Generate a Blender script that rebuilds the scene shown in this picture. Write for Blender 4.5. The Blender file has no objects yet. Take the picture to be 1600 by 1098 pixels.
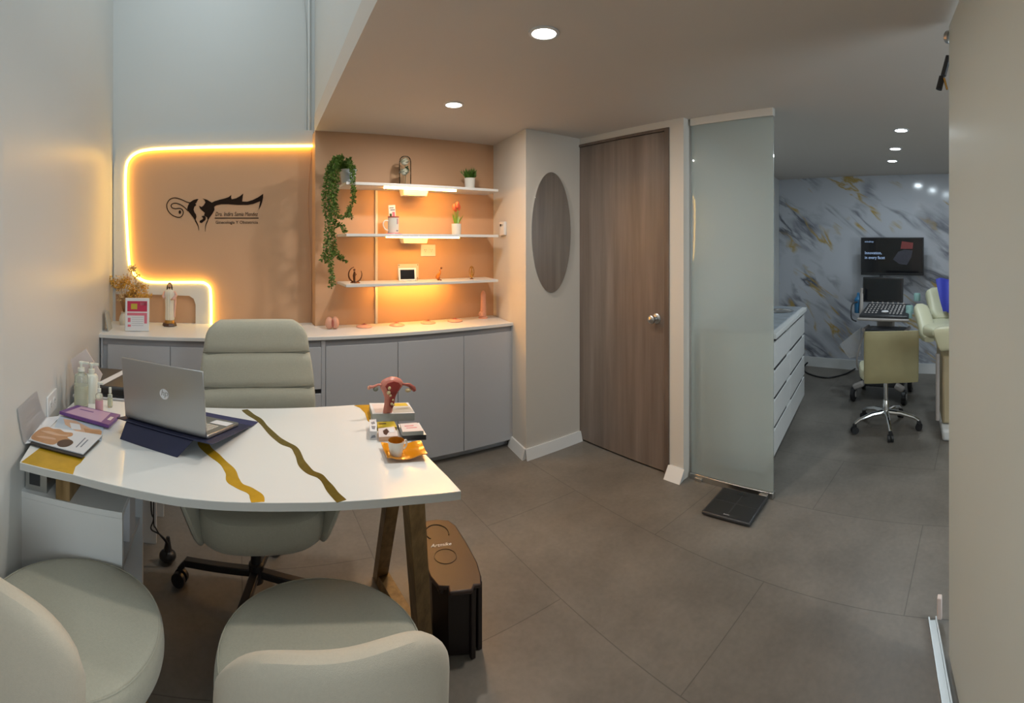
import bpy, bmesh, math, random
from math import sin, cos, pi, tan, atan2, hypot, radians as R
from mathutils import Vector, Matrix
from mathutils.geometry import tessellate_polygon
random.seed(7)
SC = bpy.context.scene
COL = SC.collection

# ------------------------------------------------------------------ camera, world, light, exposure
K, X0, YH, EYE = 740.0, 371.0, 380.0, 1.45      # panorama: px per radian, column of the +Y axis, horizon row, lens height
cam = bpy.data.cameras.new('camera')
cam.type = 'PANO'
cam.panorama_type = 'CENTRAL_CYLINDRICAL'
cam.central_cylindrical_range_u_min = -800 / K
cam.central_cylindrical_range_u_max = 800 / K
cam.central_cylindrical_range_v_min = -(1098 - YH) / K
cam.central_cylindrical_range_v_max = YH / K
cam.central_cylindrical_radius = 1.0
cam.clip_start = 0.02
cam_o = bpy.data.objects.new('camera', cam)
cam_o.location = (0, 0, EYE)
cam_o.rotation_euler = (pi / 2, 0, -(800 - X0) / K)
COL.objects.link(cam_o)
SC.camera = cam_o

W = bpy.data.worlds.new('world'); SC.world = W; W.use_nodes = True
W.node_tree.nodes['Background'].inputs[0].default_value = (0.55, 0.65, 0.8, 1)
W.node_tree.nodes['Background'].inputs[1].default_value = 0.05

SC.view_settings.view_transform = 'Standard'
SC.view_settings.look = 'None'
SC.view_settings.gamma = 1.0
SC.view_settings.use_curve_mapping = False
SC.view_settings.exposure = 0.0
SC.cycles.max_bounces = 8
SC.cycles.sample_clamp_indirect = 4.0
SC.cycles.use_denoising = True

def area(name, loc, rot, size, power, color, size_y=None, shape=None, parent=None, spread=None):
    l = bpy.data.lights.new(name, 'AREA'); l.energy = power; l.color = color
    l.shape = shape or ('RECTANGLE' if size_y else 'SQUARE'); l.size = size
    if size_y: l.size_y = size_y
    if spread: l.spread = spread
    o = bpy.data.objects.new(name, l); o.location = loc; o.rotation_euler = rot
    o.parent = parent; COL.objects.link(o); return o

# light of the tall stair void above the desk and an added, unseen cool fill lamp behind the photographer
area('void_light', (-0.2, 1.5, 4.1), (0, 0, 0), 0.9, 23, (0.82, 0.95, 1.0), 2.6)
area('rear_fill_light', (1.2, -1.93, 1.55), (R(90), 0, 0), 1.1, 34, (0.78, 0.92, 1.0), 1.1)
DOWN_W, DOWN_C = 10.5, (1.0, 0.90, 0.79)
EXAM_W, EXAM_C = 4.6, (0.80, 0.93, 1.0)

# ------------------------------------------------------------------ pixel -> world (points on real planes)
def phi(px): return (px - X0) / K
def Pz(px, py, z):
    r = (EYE - z) * K / (py - YH); a = phi(px)
    return Vector((r * sin(a), r * cos(a), z))
def PY(px, py, Y):
    a = phi(px); r = Y / cos(a)
    return Vector((Y * tan(a), Y, EYE - (py - YH) * r / K))
def PX(px, py, X):
    a = phi(px); r = X / sin(a)
    return Vector((X, X / tan(a), EYE - (py - YH) * r / K))
def PL(px, py, a, b):
    f = phi(px); d = (sin(f), cos(f)); e = (b[0] - a[0], b[1] - a[1])
    den = d[0] * e[1] - d[1] * e[0]
    r = (a[0] * e[1] - a[1] * e[0]) / den
    return Vector((r * d[0], r * d[1], EYE - (py - YH) * r / K))

# ------------------------------------------------------------------ materials
def mat(name, col, rough=0.5, metal=0.0, emit=None, estr=0.0, noise=0.0, nscale=20, bump=0.0, bscale=200,
        trans=0.0, alpha=None, coat=0.0, spec=None, ior=None, sheen=0.0, sss=0.0):
    m = bpy.data.materials.new(name); m.use_nodes = True
    nt = m.node_tree; b = nt.nodes['Principled BSDF']
    b.inputs['Base Color'].default_value = (*col, 1)
    b.inputs['Roughness'].default_value = rough
    b.inputs['Metallic'].default_value = metal
    if spec is not None: b.inputs['Specular IOR Level'].default_value = spec
    if ior: b.inputs['IOR'].default_value = ior
    if trans: b.inputs['Transmission Weight'].default_value = trans
    if coat: b.inputs['Coat Weight'].default_value = coat; b.inputs['Coat Roughness'].default_value = 0.04
    if sheen: b.inputs['Sheen Weight'].default_value = sheen
    if alpha is not None: b.inputs['Alpha'].default_value = alpha
    if emit: b.inputs['Emission Color'].default_value = (*emit, 1); b.inputs['Emission Strength'].default_value = estr
    tc = nt.nodes.new('ShaderNodeTexCoord')
    if noise:
        n = nt.nodes.new('ShaderNodeTexNoise'); n.inputs['Scale'].default_value = nscale; n.inputs['Detail'].default_value = 5
        mx = nt.nodes.new('ShaderNodeMix'); mx.data_type = 'RGBA'
        mx.inputs[6].default_value = (*[c * (1 - noise) for c in col], 1)
        mx.inputs[7].default_value = (*[min(1, c * (1 + noise)) for c in col], 1)
        nt.links.new(tc.outputs['Object'], n.inputs['Vector']); nt.links.new(n.outputs[0], mx.inputs[0])
        nt.links.new(mx.outputs[2], b.inputs['Base Color'])
    if bump:
        n = nt.nodes.new('ShaderNodeTexNoise'); n.inputs['Scale'].default_value = bscale; n.inputs['Detail'].default_value = 3
        bp = nt.nodes.new('ShaderNodeBump'); bp.inputs['Strength'].default_value = bump; bp.inputs['Distance'].default_value = 0.002
        nt.links.new(tc.outputs['Object'], n.inputs['Vector']); nt.links.new(n.outputs[0], bp.inputs['Height'])
        nt.links.new(bp.outputs[0], b.inputs['Normal'])
    return m

def wood_mat(name, cols, scale=(1, 1, 1), rough=0.5, fine=14.0):
    """long grain along local/world Z; cols = dark, mid, light"""
    m = bpy.data.materials.new(name); m.use_nodes = True
    nt = m.node_tree; b = nt.nodes['Principled BSDF']; b.inputs['Roughness'].default_value = rough
    tc = nt.nodes.new('ShaderNodeTexCoord'); mp = nt.nodes.new('ShaderNodeMapping')
    mp.inputs['Scale'].default_value = scale
    n = nt.nodes.new('ShaderNodeTexNoise'); n.inputs['Scale'].default_value = fine; n.inputs['Detail'].default_value = 6; n.inputs['Roughness'].default_value = 0.6
    cr = nt.nodes.new('ShaderNodeValToRGB')
    e = cr.color_ramp.elements; e[0].position = 0.3; e[0].color = (*cols[0], 1); e[1].position = 0.72; e[1].color = (*cols[2], 1)
    k = cr.color_ramp.elements.new(0.52); k.color = (*cols[1], 1)
    nt.links.new(tc.outputs['Generated' if name.startswith('g_') else 'Object'], mp.inputs[0]); nt.links.new(mp.outputs[0], n.inputs['Vector'])
    nt.links.new(n.outputs[0], cr.inputs[0]); nt.links.new(cr.outputs[0], b.inputs['Base Color'])
    return m

def floor_mat():
    m = bpy.data.materials.new('grey_tile_floor'); m.use_nodes = True
    nt = m.node_tree; b = nt.nodes['Principled BSDF']; L = nt.links.new
    tc = nt.nodes.new('ShaderNodeTexCoord'); mp = nt.nodes.new('ShaderNodeMapping'); mp.inputs['Rotation'].default_value = (0, 0, R(90)); mp.inputs['Location'].default_value = (0.3, -0.02, 0)
    br = nt.nodes.new('ShaderNodeTexBrick'); br.offset = 0.5; br.inputs['Scale'].default_value = 1.0
    br.inputs['Brick Width'].default_value = 1.2; br.inputs['Row Height'].default_value = 0.6
    br.inputs['Mortar Size'].default_value = 0.0022; br.inputs['Mortar Smooth'].default_value = 0.1
    br.inputs['Color1'].default_value = (1, 1, 1, 1); br.inputs['Color2'].default_value = (0.93, 0.93, 0.93, 1); br.inputs['Mortar'].default_value = (0.6, 0.6, 0.6, 1)
    n1 = nt.nodes.new('ShaderNodeTexNoise'); n1.inputs['Scale'].default_value = 2.3; n1.inputs['Detail'].default_value = 8; n1.inputs['Roughness'].default_value = 0.65
    n2 = nt.nodes.new('ShaderNodeTexNoise'); n2.inputs['Scale'].default_value = 45; n2.inputs['Detail'].default_value = 4
    cr = nt.nodes.new('ShaderNodeValToRGB'); e = cr.color_ramp.elements
    e[0].position = 0.3; e[0].color = (0.135, 0.122, 0.105, 1); e[1].position = 0.75; e[1].color = (0.235, 0.213, 0.185, 1)
    ad = nt.nodes.new('ShaderNodeMath'); ad.operation = 'MULTIPLY_ADD'; ad.inputs[1].default_value = 0.25
    L(tc.outputs['Object'], mp.inputs[0]); L(mp.outputs[0], br.inputs['Vector']); L(tc.outputs['Object'], n1.inputs['Vector']); L(tc.outputs['Object'], n2.inputs['Vector'])
    L(n2.outputs[0], ad.inputs[0]); L(n1.outputs[0], ad.inputs[2])
    sb = nt.nodes.new('ShaderNodeMath'); sb.operation = 'SUBTRACT'; sb.inputs[1].default_value = 0.125
    L(ad.outputs[0], sb.inputs[0]); L(sb.outputs[0], cr.inputs[0])
    mx = nt.nodes.new('ShaderNodeMix'); mx.data_type = 'RGBA'; mx.blend_type = 'MULTIPLY'; mx.inputs[0].default_value = 1
    L(cr.outputs[0], mx.inputs[6]); L(br.outputs[0], mx.inputs[7]); L(mx.outputs[2], b.inputs['Base Color'])
    mr = nt.nodes.new('ShaderNodeMapRange'); mr.inputs[3].default_value = 0.34; mr.inputs[4].default_value = 0.5
    L(n1.outputs[0], mr.inputs[0]); L(mr.outputs[0], b.inputs['Roughness'])
    bp = nt.nodes.new('ShaderNodeBump'); bp.inputs['Strength'].default_value = 0.15; bp.inputs['Distance'].default_value = 0.002
    L(br.outputs[1], bp.inputs['Height']); bp.invert = True; L(bp.outputs[0], b.inputs['Normal'])
    return m

def marble_mat():
    m = bpy.data.materials.new('marble_panel_wall'); m.use_nodes = True
    nt = m.node_tree; b = nt.nodes['Principled BSDF']; L = nt.links.new
    b.inputs['Roughness'].default_value = 0.12
    tc = nt.nodes.new('ShaderNodeTexCoord')
    def vein(rot, sc, dist, lo, hi, seed, stretch=0.28):
        mp = nt.nodes.new('ShaderNodeMapping'); mp.inputs['Rotation'].default_value = (rot, 0, 0); mp.inputs['Location'].default_value = (0, seed, seed * 0.7)
        mp.inputs['Scale'].default_value = (1, stretch, 1)
        mp0 = nt.nodes.new('ShaderNodeMapping'); mp0.inputs['Rotation'].default_value = (rot, 0, 0)
        L(tc.outputs['Object'], mp0.inputs[0])
        mp1 = nt.nodes.new('ShaderNodeMapping'); mp1.inputs['Scale'].default_value = (1, stretch, 1); mp1.inputs['Location'].default_value = (0, seed, seed * 0.7)
        L(mp0.outputs[0], mp1.inputs[0])
        n = nt.nodes.new('ShaderNodeTexNoise'); n.inputs['Scale'].default_value = sc; n.inputs['Detail'].default_value = 5; n.inputs['Distortion'].default_value = dist
        L(mp1.outputs[0], n.inputs['Vector'])
        s = nt.nodes.new('ShaderNodeMath'); s.operation = 'SUBTRACT'; s.inputs[1].default_value = 0.5; L(n.outputs[0], s.inputs[0])
        a = nt.nodes.new('ShaderNodeMath'); a.operation = 'ABSOLUTE'; L(s.outputs[0], a.inputs[0])
        r = nt.nodes.new('ShaderNodeMapRange'); r.inputs[1].default_value = lo; r.inputs[2].default_value = hi; r.inputs[3].default_value = 1; r.inputs[4].default_value = 0
        L(a.outputs[0], r.inputs[0]); return r
    def mask(sc, lo, hi, seed):
        mp = nt.nodes.new('ShaderNodeMapping'); mp.inputs['Location'].default_value = (seed, seed, seed); L(tc.outputs['Object'], mp.inputs[0])
        n = nt.nodes.new('ShaderNodeTexNoise'); n.inputs['Scale'].default_value = sc; n.inputs['Detail'].default_value = 2; L(mp.outputs[0], n.inputs['Vector'])
        r = nt.nodes.new('ShaderNodeMapRange'); r.inputs[1].default_value = lo; r.inputs[2].default_value = hi; L(n.outputs[0], r.inputs[0]); return r
    def mul(a, c):
        q = nt.nodes.new('ShaderNodeMath'); q.operation = 'MULTIPLY'; L(a.outputs[0], q.inputs[0]); L(c.outputs[0], q.inputs[1]); return q
    g = mul(vein(R(-32), 3.2, 0.7, 0.0, 0.045, 3.1), mask(1.6, 0.48, 0.66, 5.0))
    g2 = mul(vein(R(-36), 5.5, 0.5, 0.0, 0.10, 1.3, 0.2), mask(1.8, 0.5, 0.66, 1.0))
    y = mul(vein(R(-36), 3.0, 0.6, 0.0, 0.026, 8.3, 0.24), mask(2.6, 0.51, 0.62, 9.0))
    base = (0.50, 0.52, 0.57, 1)
    m1 = nt.nodes.new('ShaderNodeMix'); m1.data_type = 'RGBA'; m1.inputs[6].default_value = base; m1.inputs[7].default_value = (0.22, 0.23, 0.27, 1); L(g2.outputs[0], m1.inputs[0])
    m2 = nt.nodes.new('ShaderNodeMix'); m2.data_type = 'RGBA'; m2.inputs[7].default_value = (0.10, 0.105, 0.13, 1); L(m1.outputs[2], m2.inputs[6]); L(g.outputs[0], m2.inputs[0])
    m3 = nt.nodes.new('ShaderNodeMix'); m3.data_type = 'RGBA'; m3.inputs[7].default_value = (0.42, 0.29, 0.07, 1); L(m2.outputs[2], m3.inputs[6]); L(y.outputs[0], m3.inputs[0])
    L(m3.outputs[2], b.inputs['Base Color'])
    return m

def frosted_mat():
    m = bpy.data.materials.new('frosted_glass'); m.use_nodes = True
    nt = m.node_tree; b = nt.nodes['Principled BSDF']; L = nt.links.new
    out = [n for n in nt.nodes if n.type == 'OUTPUT_MATERIAL'][0]
    b.inputs['Base Color'].default_value = (0.88, 0.96, 0.94, 1); b.inputs['Roughness'].default_value = 0.24
    b.inputs['Transmission Weight'].default_value = 1.0; b.inputs['IOR'].default_value = 1.15
    df = nt.nodes.new('ShaderNodeBsdfDiffuse'); df.inputs[0].default_value = (0.86, 0.93, 0.89, 1)
    tl = nt.nodes.new('ShaderNodeBsdfTranslucent'); tl.inputs[0].default_value = (0.8, 0.88, 0.85, 1)
    m0 = nt.nodes.new('ShaderNodeMixShader'); m0.inputs[0].default_value = 0.5; L(df.outputs[0], m0.inputs[1]); L(tl.outputs[0], m0.inputs[2])
    m1 = nt.nodes.new('ShaderNodeMixShader'); m1.inputs[0].default_value = 0.45; L(b.outputs[0], m1.inputs[1]); L(m0.outputs[0], m1.inputs[2])
    gl = nt.nodes.new('ShaderNodeBsdfGlossy'); gl.inputs['Roughness'].default_value = 0.02
    fr = nt.nodes.new('ShaderNodeFresnel'); fr.inputs[0].default_value = 1.5
    m2 = nt.nodes.new('ShaderNodeMixShader'); L(fr.outputs[0], m2.inputs[0]); L(m1.outputs[0], m2.inputs[1]); L(gl.outputs[0], m2.inputs[2])
    L(m2.outputs[0], out.inputs[0])
    return m

M = {}
M['floor'] = floor_mat(); M['marble'] = marble_mat(); M['frosted'] = frosted_mat()
M['wall'] = mat('white_wall_paint', (0.66, 0.67, 0.66), 0.38, noise=0.02, nscale=3, bump=0.05, bscale=60)
M['doorpaint'] = mat('cool_white_door_paint', (0.62, 0.69, 0.68), 0.4, noise=0.015, nscale=3)
M['ceil'] = mat('ceiling_paint', (0.64, 0.59, 0.54), 0.6, noise=0.015, nscale=3)
M['peach'] = mat('peach_wall_paint', (0.56, 0.345, 0.205), 0.6, noise=0.02, nscale=4)
M['cream_wall'] = mat('cream_wall_paint', (0.66, 0.62, 0.56), 0.5, noise=0.015, nscale=4)
M['white'] = mat('white_laminate', (0.72, 0.73, 0.73), 0.28, noise=0.01, nscale=5)
M['desk'] = mat('desk_white', (0.80, 0.80, 0.78), 0.16, noise=0.01, nscale=5)
M['desk_edge_shade'] = mat('desk_edge_shade', (0.55, 0.55, 0.53), 0.4)  # desk white darkened: shade on the edge put into the colour
M['cab'] = mat('cabinet_grey_white', (0.47, 0.49, 0.53), 0.42, noise=0.01, nscale=6)
M['gap'] = mat('shadow_gap_panel', (0.30, 0.31, 0.34), 0.6)
M['gold'] = mat('gold_resin', (0.62, 0.38, 0.02), 0.22, 0.35, noise=0.25, nscale=30)
M['dgold'] = mat('dark_gold_resin', (0.22, 0.16, 0.03), 0.2, 0.5, noise=0.3, nscale=30)
M['fabric'] = mat('sage_cream_fabric', (0.42, 0.405, 0.325), 0.9, noise=0.10, nscale=160, bump=0.5, bscale=500, sheen=0.2)
M['fabric_lit'] = mat('warm_lit_fabric', (0.56, 0.50, 0.40), 0.9, noise=0.06, nscale=160, bump=0.4, bscale=500, sheen=0.2)  # guest backrests: warm light put into a copy of the seat fabric
M['seam'] = mat('seam_thread', (0.20, 0.20, 0.16), 0.9)
M['black'] = mat('black_plastic', (0.015, 0.015, 0.017), 0.4)
M['dark'] = mat('charcoal_plastic', (0.035, 0.036, 0.04), 0.35)
M['brown'] = mat('brown_plastic', (0.045, 0.027, 0.021), 0.42)
M['darkbrown'] = mat('very_dark_brown_plastic', (0.018, 0.012, 0.011), 0.4)
M['chrome'] = mat('chrome', (0.75, 0.75, 0.74), 0.12, 1.0)
M['steel'] = mat('brushed_steel', (0.55, 0.55, 0.54), 0.3, 1.0)
M['silver'] = mat('silver_laptop', (0.42, 0.42, 0.42), 0.32, 0.85)
M['keys'] = mat('laptop_keys', (0.50, 0.47, 0.42), 0.5)
M['navy'] = mat('navy_leatherette', (0.018, 0.022, 0.060), 0.55, bump=0.15, bscale=400)
M['navy2'] = mat('navy_leatherette_inner', (0.035, 0.038, 0.115), 0.55, bump=0.15, bscale=400)
M['paper'] = mat('white_paper', (0.72, 0.72, 0.74), 0.7)
M['pinkpaper'] = mat('pale_pink_paper', (0.70, 0.60, 0.57), 0.6)
M['cardside'] = mat('box_side_grey', (0.40, 0.42, 0.40), 0.6)
M['glossblack'] = mat('gloss_black', (0.01, 0.01, 0.012), 0.08)
M['screen'] = mat('dark_screen', (0.008, 0.009, 0.012), 0.1)
M['leaf'] = mat('trailing_leaf', (0.10, 0.19, 0.03), 0.5, noise=0.35, nscale=40)
M['leaf2'] = mat('dark_leaf', (0.025, 0.07, 0.018), 0.5, noise=0.3, nscale=40)
M['grassleaf'] = mat('grass_leaf', (0.055, 0.14, 0.012), 0.5, noise=0.3, nscale=40)
M['tulipleaf'] = mat('tulip_leaf', (0.20, 0.34, 0.03), 0.45)
M['tulip'] = mat('tulip_petals', (0.78, 0.13, 0.05), 0.5)
M['potwhite'] = mat('white_ceramic', (0.72, 0.72, 0.68), 0.25)
M['potgrey'] = mat('blue_grey_ceramic', (0.42, 0.48, 0.54), 0.4)
M['rose'] = mat('white_rose_petals', (0.74, 0.74, 0.66), 0.6)
def thin_glass():
    m = bpy.data.materials.new('clear_thin_glass'); m.use_nodes = True; nt = m.node_tree; L = nt.links.new
    out = [n for n in nt.nodes if n.type == 'OUTPUT_MATERIAL'][0]
    t_ = nt.nodes.new('ShaderNodeBsdfTransparent'); t_.inputs[0].default_value = (0.96, 0.98, 0.96, 1)
    g_ = nt.nodes.new('ShaderNodeBsdfGlossy'); g_.inputs['Roughness'].default_value = 0.03
    f_ = nt.nodes.new('ShaderNodeFresnel'); f_.inputs[0].default_value = 1.18; x_ = nt.nodes.new('ShaderNodeMixShader')
    L(f_.outputs[0], x_.inputs[0]); L(t_.outputs[0], x_.inputs[1]); L(g_.outputs[0], x_.inputs[2]); L(x_.outputs[0], out.inputs[0]); return m
M['clear'] = thin_glass()
M['clearplastic'] = mat('clear_bottle_plastic', (0.86, 0.90, 0.80), 0.12, trans=0.75, ior=1.35)
M['liquid'] = mat('pale_gel', (0.80, 0.82, 0.62), 0.2, trans=0.5)
M['bottlewhite'] = mat('white_bottle', (0.74, 0.76, 0.68), 0.3)
M['pinklabel'] = mat('dusty_pink_label', (0.60, 0.33, 0.36), 0.5)
M['mauve'] = mat('mauve_packet', (0.52, 0.33, 0.46), 0.4)
M['violet'] = mat('violet_packet', (0.16, 0.06, 0.24), 0.35)
M['magblue'] = mat('magazine_pale_blue', (0.50, 0.58, 0.66), 0.3)
M['skin'] = mat('printed_skin_tone', (0.52, 0.27, 0.13), 0.35, noise=0.2, nscale=30)
M['skinlight'] = mat('printed_light_skin_tone', (0.66, 0.42, 0.28), 0.35, noise=0.15, nscale=30)
M['print'] = mat('printed_dark_brown', (0.07, 0.035, 0.025), 0.35)
M['ink'] = mat('printed_grey_ink', (0.20, 0.22, 0.27), 0.5)
M['red'] = mat('printed_crimson', (0.50, 0.02, 0.07), 0.4)
M['pinkink'] = mat('printed_pink', (0.65, 0.16, 0.22), 0.4)
M['yellow'] = mat('yellow_card', (0.50, 0.38, 0.03), 0.45)
M['orange'] = mat('orange_glaze', (0.70, 0.26, 0.005), 0.14, coat=0.6)
M['cupin'] = mat('amber_glaze', (0.45, 0.16, 0.01), 0.2)
M['ceramic'] = mat('white_glazed_ceramic', (0.74, 0.72, 0.66), 0.12)
M['flesh'] = mat('model_flesh', (0.66, 0.34, 0.24), 0.45, noise=0.08, nscale=60)
M['fleshdark'] = mat('model_flesh_dark', (0.36, 0.10, 0.08), 0.4, noise=0.1, nscale=60)
M['uterus'] = mat('uterus_model_pink', (0.60, 0.22, 0.17), 0.3, noise=0.12, nscale=50)
M['uterusin'] = mat('uterus_model_cavity_red', (0.28, 0.035, 0.03), 0.3)
M['tissue'] = mat('model_cream_tissue', (0.62, 0.50, 0.28), 0.35)
M['greymodel'] = mat('model_grey_green', (0.16, 0.18, 0.15), 0.4, noise=0.3, nscale=80)
M['bronze'] = mat('bronze', (0.16, 0.065, 0.03), 0.25, 0.9)
M['brassgold'] = mat('polished_gold', (0.70, 0.38, 0.10), 0.18, 1.0)
M['amber'] = mat('amber_glass', (0.75, 0.22, 0.02), 0.1, trans=0.5)
M['dryflower'] = mat('dried_flower', (0.62, 0.36, 0.06), 0.8, noise=0.3, nscale=60)
M['drycream'] = mat('dried_flower_cream', (0.66, 0.52, 0.32), 0.8)
M['driedbrown'] = mat('dried_stem', (0.22, 0.12, 0.05), 0.8)
M['robe'] = mat('statue_white_robe', (0.72, 0.68, 0.58), 0.5)
M['robepink'] = mat('statue_pink_mantle', (0.66, 0.40, 0.34), 0.5)
M['statskin'] = mat('statue_face', (0.50, 0.30, 0.19), 0.5)
M['hair'] = mat('statue_hair', (0.05, 0.028, 0.018), 0.6)
M['basegold'] = mat('statue_gold_base', (0.42, 0.22, 0.05), 0.35, 0.5)
M['creamleather'] = mat('cream_leatherette', (0.56, 0.55, 0.38), 0.42)
M['stoolleather'] = mat('tan_leatherette', (0.34, 0.30, 0.16), 0.5, noise=0.12, nscale=8)
M['machine'] = mat('machine_white_plastic', (0.42, 0.38, 0.36), 0.4)
M['blue'] = mat('royal_blue_cloth', (0.03, 0.04, 0.35), 0.7)
M['bluebottle'] = mat('blue_gel_bottle', (0.02, 0.14, 0.30), 0.3)
M['teal'] = mat('teal_cap', (0.25, 0.42, 0.40), 0.4)
M['beige'] = mat('beige_metal', (0.46, 0.38, 0.24), 0.5)
M['led'] = mat('led_strip_glow', (1, 0.8, 0.5), 0.5, emit=(1.0, 0.57, 0.085), estr=14.0)
M['led_shelf'] = mat('led_shelf_glow', (1, 0.8, 0.5), 0.5, emit=(1.0, 0.46, 0.085), estr=105.0)
M['lamp'] = mat('downlight_glow', (1, 1, 1), 0.5, emit=(1.0, 0.96, 0.9), estr=14.0)
M['lampcool'] = mat('downlight_cool_glow', (1, 1, 1), 0.5, emit=(0.9, 0.97, 1.0), estr=12.0)
M['logo'] = mat('logo_dark_brown_vinyl', (0.022, 0.013, 0.009), 0.8, spec=0.1)
M['screen_text'] = mat('lit_screen_text', (0.2, 0.3, 0.5), 0.5, emit=(0.45, 0.62, 0.9), estr=0.5)
M['screen_art'] = mat('lit_screen_gem', (0.03, 0.03, 0.04), 0.3, emit=(0.06, 0.065, 0.09), estr=0.15, noise=0.5, nscale=30)
M['screen_red'] = mat('lit_screen_red', (0.1, 0.02, 0.02), 0.3, emit=(0.35, 0.10, 0.10), estr=0.15)
M['mirror'] = mat('oval_mirror_silver', (0.62, 0.63, 0.62), 0.03, 1.0)
M['door'] = wood_mat('walnut_grey_laminate', [(0.135, 0.102, 0.084), (0.195, 0.155, 0.130), (0.26, 0.213, 0.183)], (3.0, 3.0, 0.16), 0.42, 3.2)
M['jamb'] = wood_mat('walnut_grey_jamb', [(0.09, 0.062, 0.048), (0.13, 0.095, 0.075), (0.18, 0.14, 0.115)], (1, 1, 0.1), 0.5, 12)
M['oak'] = wood_mat('oak_leg', [(0.13, 0.075, 0.025), (0.22, 0.135, 0.05), (0.31, 0.20, 0.09)], (3, 3, 0.35), 0.5, 12)
M['counterstone'] = mat('grey_stone_top', (0.30, 0.34, 0.38), 0.25, noise=0.35, nscale=9)
M['bag'] = mat('translucent_bag', (0.6, 0.6, 0.62), 0.4, alpha=0.45)

# ------------------------------------------------------------------ mesh builder
class MB:
    def __init__(self): self.v = []; self.f = []; self.m = []; self.mi = 0; self.T = Matrix.Identity(4)
    def t(self, loc=(0, 0, 0), rot=(0, 0, 0)):
        from mathutils import Euler
        self.T = Matrix.Translation(Vector(loc)) @ Euler(rot).to_matrix().to_4x4(); return self
    def mat(self, i): self.mi = i; return self
    def add(self, vs, fs):
        o = len(self.v); self.v += [self.T @ Vector(p) for p in vs]
        for f in fs: self.f.append([o + i for i in f]); self.m.append(self.mi)
        return self
    def box(self, x0, x1, y0, y1, z0, z1):
        vs = [(x, y, z) for z in (z0, z1) for y in (y0, y1) for x in (x0, x1)]
        return self.add(vs, [(0, 2, 3, 1), (4, 5, 7, 6), (0, 1, 5, 4), (2, 6, 7, 3), (0, 4, 6, 2), (1, 3, 7, 5)])
    def cbox(self, c, s): 
        return self.box(c[0] - s[0] / 2, c[0] + s[0] / 2, c[1] - s[1] / 2, c[1] + s[1] / 2, c[2] - s[2] / 2, c[2] + s[2] / 2)
    def hexa(self, bot, top):
        return self.add(list(bot) + list(top), [(3, 2, 1, 0), (4, 5, 6, 7), (0, 1, 5, 4), (1, 2, 6, 5), (2, 3, 7, 6), (3, 0, 4, 7)])
    def loft(self, rings, cap=True, closed=True):
        n = len(rings[0]); vs = [p for r in rings for p in r]; fs = []
        for i in range(len(rings) - 1):
            for j in range(n if closed else n - 1):
                k = (j + 1) % n
                fs.append((i * n + j, i * n + k, (i + 1) * n + k, (i + 1) * n + j))
        if cap and closed:
            fs.append(tuple(reversed(range(n)))); fs.append(tuple((len(rings) - 1) * n + j for j in range(n)))
        return self.add(vs, fs)
    def poly(self, pts):            # flat ngon of 3-D points, triangulated so concave outlines fill
        tris = tessellate_polygon([[Vector(p) for p in pts]])
        return self.add(pts, [tuple(t) for t in tris])
    def solid(self, pts, d):        # outline (3-D points on one plane) given thickness along vector d
        d = Vector(d); n = len(pts); a = [Vector(p) for p in pts]; b = [p + d for p in a]
        tris = [tuple(t) for t in tessellate_polygon([a])]
        fs = [tuple(t) for t in tris] + [tuple(i + n for i in reversed(t)) for t in tris]
        fs += [(i, (i + 1) % n, (i + 1) % n + n, i + n) for i in range(n)]
        return self.add(a + b, fs)
    def prism(self, xy, z0, z1): return self.solid([(x, y, z0) for x, y in xy], (0, 0, z1 - z0))
    def lathe(self, prof, n=24, c=(0, 0, 0), ax=None):
        rings = []
        for r, z in prof: rings.append([(c[0] + r * cos(2 * pi * i / n), c[1] + r * sin(2 * pi * i / n), c[2] + z) for i in range(n)])
        return self.loft(rings)
    def tube(self, pts, r, n=8, cap=True):
        pts = [Vector(p) for p in pts]; rr = r if isinstance(r, (list, tuple)) else [r] * len(pts)
        rings = []; up = Vector((0, 0, 1)); prev = None
        for i, p in enumerate(pts):
            d = (pts[min(i + 1, len(pts) - 1)] - pts[max(i - 1, 0)]).normalized()
            if prev is None:
                a = d.cross(up)
                if a.length < 1e-3: a = d.cross(Vector((1, 0, 0)))
            else: a = prev - d * prev.dot(d)
            a.normalize(); prev = a; b = d.cross(a)
            rings.append([p + (a * cos(2 * pi * k / n) + b * sin(2 * pi * k / n)) * rr[i] for k in range(n)])
        return self.loft(rings, cap)
    def bar(self, a, b, w, h, up=(0, 0, 1)):    # rectangular bar a -> b
        a = Vector(a); b = Vector(b); d = (b - a).normalized(); u = Vector(up)
        s = d.cross(u); 
        if s.length < 1e-3: s = d.cross(Vector((0, 1, 0)))
        s.normalize(); t = s.cross(d).normalized()
        q = [s * x * w / 2 + t * y * h / 2 for x, y in ((-1, -1), (1, -1), (1, 1), (-1, 1))]
        return self.hexa([a + k for k in q], [b + k for k in q])
    def ball(self, c, r, n=14, m=9):
        if not isinstance(r, (tuple, list)): r = (r, r, r)
        rings = []
        for i in range(m + 1):
            a = -pi / 2 + pi * min(max(i / m, 0.02), 0.98)
            rings.append([(c[0] + r[0] * cos(a) * cos(2 * pi * k / n), c[1] + r[1] * cos(a) * sin(2 * pi * k / n), c[2] + r[2] * sin(a)) for k in range(n)])
        return self.loft(rings)
    def disc(self, c, r, n=24, axis=(0, 0, 1), t=0.002):
        ax = Vector(axis).normalized(); u = ax.orthogonal().normalized(); w = ax.cross(u); c = Vector(c)
        ra, rb = (r if isinstance(r, (tuple, list)) else (r, r))
        ring = [c + u * ra * cos(2 * pi * i / n) + w * rb * sin(2 * pi * i / n) for i in range(n)]
        return self.loft([ring, [p + ax * t for p in ring]])
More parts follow.
